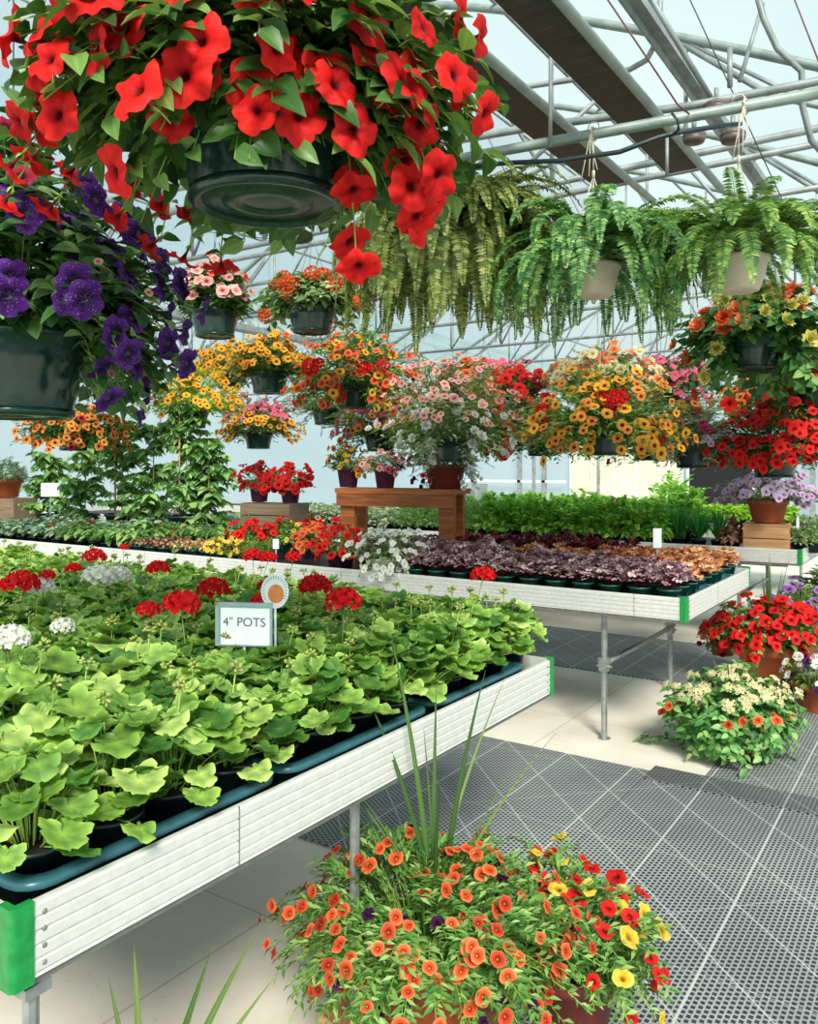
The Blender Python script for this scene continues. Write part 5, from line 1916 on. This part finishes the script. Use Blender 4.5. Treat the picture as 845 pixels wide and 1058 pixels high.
# long ridge-side beams
b = NB()
b.box(-1.20, -1.14, 1.0, 22.4, 3.42, 3.47)
b.box(-1.20, -1.19, 1.0, 22.4, 3.38, 3.42, 0)
tag(b.build('roof_beam', ['truss'], smooth=False), 'wide flat grey roof beam running lengthwise above the planks', 'beam')
for k, x in enumerate((-2.4, -3.6, -4.8, -6.0, -8.4, -9.6, -10.8, -12.0)):
    pipe('roof_purlin', 'slim lengthwise roof purlin under the polythene', [(x, 0.5, roof_z(x) - 0.01), (x, 22.4, roof_z(x) - 0.01)], 0.014, 'truss', 'purlin', 'roof purlins', 6)
for k, x in enumerate((-7.2, 0.0)):
    b = NB()
    b.box(x - .09, x + .09, 0.0, 22.4, EZ - 0.10, EZ - 0.04)
    tag(b.build('gutter_beam', ['truss'], smooth=False), ['lengthwise gutter beam between the left roof bays', 'lengthwise gutter beam at the right of the near roof bay'][k], 'beam')

# trusses
n_t = 0
for bay, g in enumerate((-14.4, -7.2, 0.0)):
    for k in range(10):
        u = 4.5 + 1.8 * k + (0.05 if bay else 0)
        if g == 0.0 and k > 3:
            continue
        tr_lab = ['grey tubular roof truss in the left bay', 'grey tubular roof truss in the middle bay', 'grey tubular roof truss in the right bay'][bay]
        if g == -7.2 and k < 2:
            tr_lab = ['nearest grey roof truss, above the right fern', 'second nearest grey roof truss, behind the ferns'][k]
            grp = None
        else:
            tr_lab += ', one of the far repeating row'
            grp = ['left', 'middle', 'right'][bay] + ' bay roof trusses'
        t = thing('roof_truss', tr_lab, 'truss', (g, u, 0), 0, grp)
        sgm = 8
        rad_ = 0.02
        b = NB()
        b.tube([(7.2 * j / 24, 0, roof_z(g + 7.2 * j / 24 - (1e-4 if j == 24 else 0)) - 0.045) for j in range(25)], rad_ * 1.25, 6)
        b.build('top_chord', ['pipe'], t)
        b = NB()
        cz = 3.06 if k else 3.10
        b.tube([(0.1, 0, cz), (7.1, 0, cz)], rad_, 6)
        b.build('bottom_chord', ['truss'], t)
        nodes = [0.45 + 6.3 * j / sgm for j in range(sgm + 1)]
        for j, x in enumerate(nodes):
            zt = roof_z(g + x) - 0.06
            if zt - cz > 0.15:
                b = NB()
                b.tube([(x, 0, cz), (x, 0, zt)], rad_ * 0.6, 5)
                b.build('vertical_strut', ['truss'], t)
            if j < sgm:
                x2 = nodes[j + 1]
                up_ = (j % 2 == 0) == (j < sgm // 2)
                b = NB()
                if j < sgm // 2:
                    b.tube([(x, 0, cz), (x2, 0, roof_z(g + x2) - 0.06)], rad_ * 0.6, 5)
                else:
                    b.tube([(x, 0, roof_z(g + x) - 0.06), (x2, 0, cz)], rad_ * 0.6, 5)
                b.build('diagonal_strut', ['truss'], t)
        # curved knee hoop from gutter to chord
        b = NB()
        b.tube([(0.05, 0, EZ - 0.9), (0.12, 0, EZ - 0.4), (0.35, 0, EZ - 0.05), (0.8, 0, roof_z(g + 0.8) - 0.25), (1.3, 0, roof_z(g + 1.3) - 0.06)], rad_ * 0.8, 6)
        b.build('knee_brace', ['truss'], t)
        b = NB()
        b.tube([(7.15, 0, EZ - 0.9), (7.08, 0, EZ - 0.4), (6.85, 0, EZ - 0.05), (6.4, 0, roof_z(g + 6.4) - 0.25), (5.9, 0, roof_z(g + 5.9) - 0.06)], rad_ * 0.8, 6)
        b.build('knee_brace', ['truss'], t)
# posts under gutters
for x in (-7.2, ):
    for k in range(4):
        y = 11.7 + 3.6 * k
        pipe('gutter_post', 'slim steel post under the gutter beam far behind the benches', [(x, y, 0), (x, y, EZ - 0.1)], 0.04, 'truss', 'post', 'far gutter posts', 8)


def seg(px0, py0, D0, px1, py1, D1):
    return [tuple(at(px0, py0, D0)), tuple(at(px1, py1, D1))]


# individual rods, braces and wires near the camera
pipe('brace_rod', 'straight grey brace rod slanting down to the round fitting', seg(655, -30, 3.4, 736, 104, 3.6), 0.012, 'truss', 'rod')
pipe('brace_rod', 'thin grey strut slanting up to the right from the slim pipe', seg(764, 84, 3.7, 788, 4, 3.75), 0.010, 'truss', 'rod')
pipe('brace_rod', 'vertical grey rod hanging beside the left plank', seg(569, -15, 3.3, 568.5, 152, 3.3), 0.008, 'truss', 'rod')
pipe('brace_rod', 'short vertical strut above the slim cross pipe', seg(754, 50, 3.7, 754, 90, 3.7), 0.012, 'truss', 'rod')
pipe('brace_rod', 'thin rod dropping from the thick pipe behind the middle fern', seg(689, 138, 3.3, 689, 182, 3.3), 0.007, 'truss', 'rod')
pipe('brace_rod', 'slanting grey brace crossing the left plank', seg(482, 230, 4.6, 630, 90, 4.2), 0.012, 'truss', 'rod')
pipe('curved_brace', 'curved grey pipe bending down at the upper right corner', [tuple(at(*q)) for q in ((778, -20, 3.6), (789, 20, 3.6), (803, 50, 3.6), (820, 66, 3.6), (828, 74, 3.6), (829, 110, 3.62), (838, 145, 3.65), (856, 165, 3.7))], 0.014, 'truss')
pipe('curved_brace', 'curved grey pipe bending up beside the right plank', [tuple(at(*q)) for q in ((500, 97, 4.2), (560, 87, 4.1), (620, 78, 4.0), (650, 72, 3.95), (668, 62, 3.9), (677, 45, 3.9), (681, 20, 3.9), (684, -30, 3.9))], 0.014, 'truss')
pipe('guy_wire', 'thin brown-red wire slanting down to the thick fern pipe', [tuple(at(*q)) for q in ((618, -15, 2.9), (665, 55, 3.0), (700, 108, 3.05), (712, 118, 3.08))], 0.0035, 'rust', 'wire')
pipe('guy_wire', 'thin grey wire slanting down behind the right fern', seg(706, -15, 3.5, 812, 215, 4.4), 0.003, 'wire', 'wire')
pipe('guy_wire', 'thin dark wire at the upper right corner', seg(803, -46, 3.2, 856, 90, 3.2), 0.003, 'rust', 'wire')
pipe('guy_wire', 'thin wire looping across the sky between fern and red basket', [tuple(at(*q)) for q in ((200, 238, 5.5), (290, 248, 5.5), (400, 262, 5.4))], 0.003, 'wire', 'wire')
pipe('black_hose', 'black hose sagging along under the thick fern pipe', [tuple(at(*q)) for q in ((440, 180, 3.35), (480, 172, 3.3), (530, 168, 3.22), (580, 166, 3.15), (640, 157, 3.07), (680, 142, 3.03), (700, 137, 3.03), (745, 130, 3.05), (765, 128, 3.1))], 0.009, 'hose', 'hose')
pipe('hose_tie', 'dark tie loop holding the hose to the thick pipe', [tuple(at(*q)) for q in ((694, 117, 2.97), (700, 124, 2.96), (701, 134, 2.97), (694, 140, 3.0))], 0.005, 'hose', 'tie')


def fitting(label, px, py, D, w):
    p = at(px, py, D)
    t = thing('pipe_fitting', label, 'fitting', tuple(p))
    b = NB()
    b.lathe([(w * .6, -.03), (w * .85, -.026), (w, -.012), (w * .9, -.008), (w, -.002), (w, .008), (w * .85, .014), (w * .5, .022), (w * .3, .03)], 20)
    b.build('housing', ['fitting'], t)
    b = NB()
    b.tube([(0, 0, .028), (0, 0, .08)], 0.01, 6)
    b.build('bracket', ['truss'], t)
    for k in range(8):
        pass


fitting('round brown roof fitting at the end of the slanting brace rod', 740, 110, 3.55, 0.058)
fitting('round brown ribbed fitting just below the thick pipe', 717, 141, 3.35, 0.046)
fitting('round brown fitting right of the hose end', 757, 140, 3.3, 0.05)

# hanging strings
for k, (px, lab) in enumerate(((612, 'cream rope knot around the thick pipe above the middle fern'), (765, 'cream rope knot around the thick pipe above the right fern'), (470, 'cream rope knot around the thick pipe above the olive fern'))):
    c0 = on_u(px, 130, 3.12)
    uy = 2.37 + (c0.x + 7) * 0.13
    b = NB()
    b.tube([(c0.x + 0.004 * (i % 2), uy + 0.027 * math.cos(i * 0.7), 2.73 + 0.027 * math.sin(i * 0.7)) for i in range(19)], 0.004, 5)
    for q in range(3):
        b.tube([(c0.x, uy - .027, 2.72), (c0.x + 0.02 * (q - 1), uy - .03, 2.62), (c0.x + 0.035 * (q - 1), uy - .04, 2.53 + .02 * q)], 0.002, 4)
    tag(b.build('rope_knot', ['rope']), lab, 'rope')

# ================================================================ LIGHT
w = bpy.data.worlds.new('sky')
sc.world = w
w.use_nodes = True
nt = w.node_tree
nt.nodes.clear()
o = nt.nodes.new('ShaderNodeOutputWorld')
bg = nt.nodes.new('ShaderNodeBackground')
tc = nt.nodes.new('ShaderNodeTexCoord')
nz = nt.nodes.new('ShaderNodeTexNoise')
nz.inputs['Scale'].default_value = 2.5
nz.inputs['Detail'].default_value = 5
nt.links.new(tc.outputs['Generated'], nz.inputs['Vector'])
c = ramp(nt, nz.outputs[0], [(0.38, lin('c4dfe8')), (0.62, lin('eef3f3'))])
nt.links.new(c, bg.inputs[0])
bg.inputs[1].default_value = 0.75
nt.links.new(bg.outputs[0], o.inputs[0])
sun = bpy.data.lights.new('sun', 'SUN')
sun.energy = 8.5
sun.angle = math.radians(16)
sun.color = (1.0, 0.89, 0.74)
so = bpy.data.objects.new('sun', sun)
COL.objects.link(so)
so.rotation_euler = Vector((0.52, -0.62, 0.64)).to_track_quat('Z', 'Y').to_euler()
so['kind'] = 'helper'

# ================================================================ CAMERA
cam = bpy.data.cameras.new('camera')
co = bpy.data.objects.new('camera', cam)
COL.objects.link(co)
co.location = (0, 0, CAMZ)
co.rotation_euler = (math.pi / 2, 0, math.atan2(SA, CA))
cam.sensor_fit = 'VERTICAL'
cam.sensor_height = 24
cam.lens = F / 1058 * 24
cam.shift_y = (HY - 529) / 1058.0
cam.clip_start = 0.02
sc.camera = co
sc.view_settings.view_transform = 'Standard'
sc.view_settings.exposure = 0.42
sc.view_settings.look = 'None'
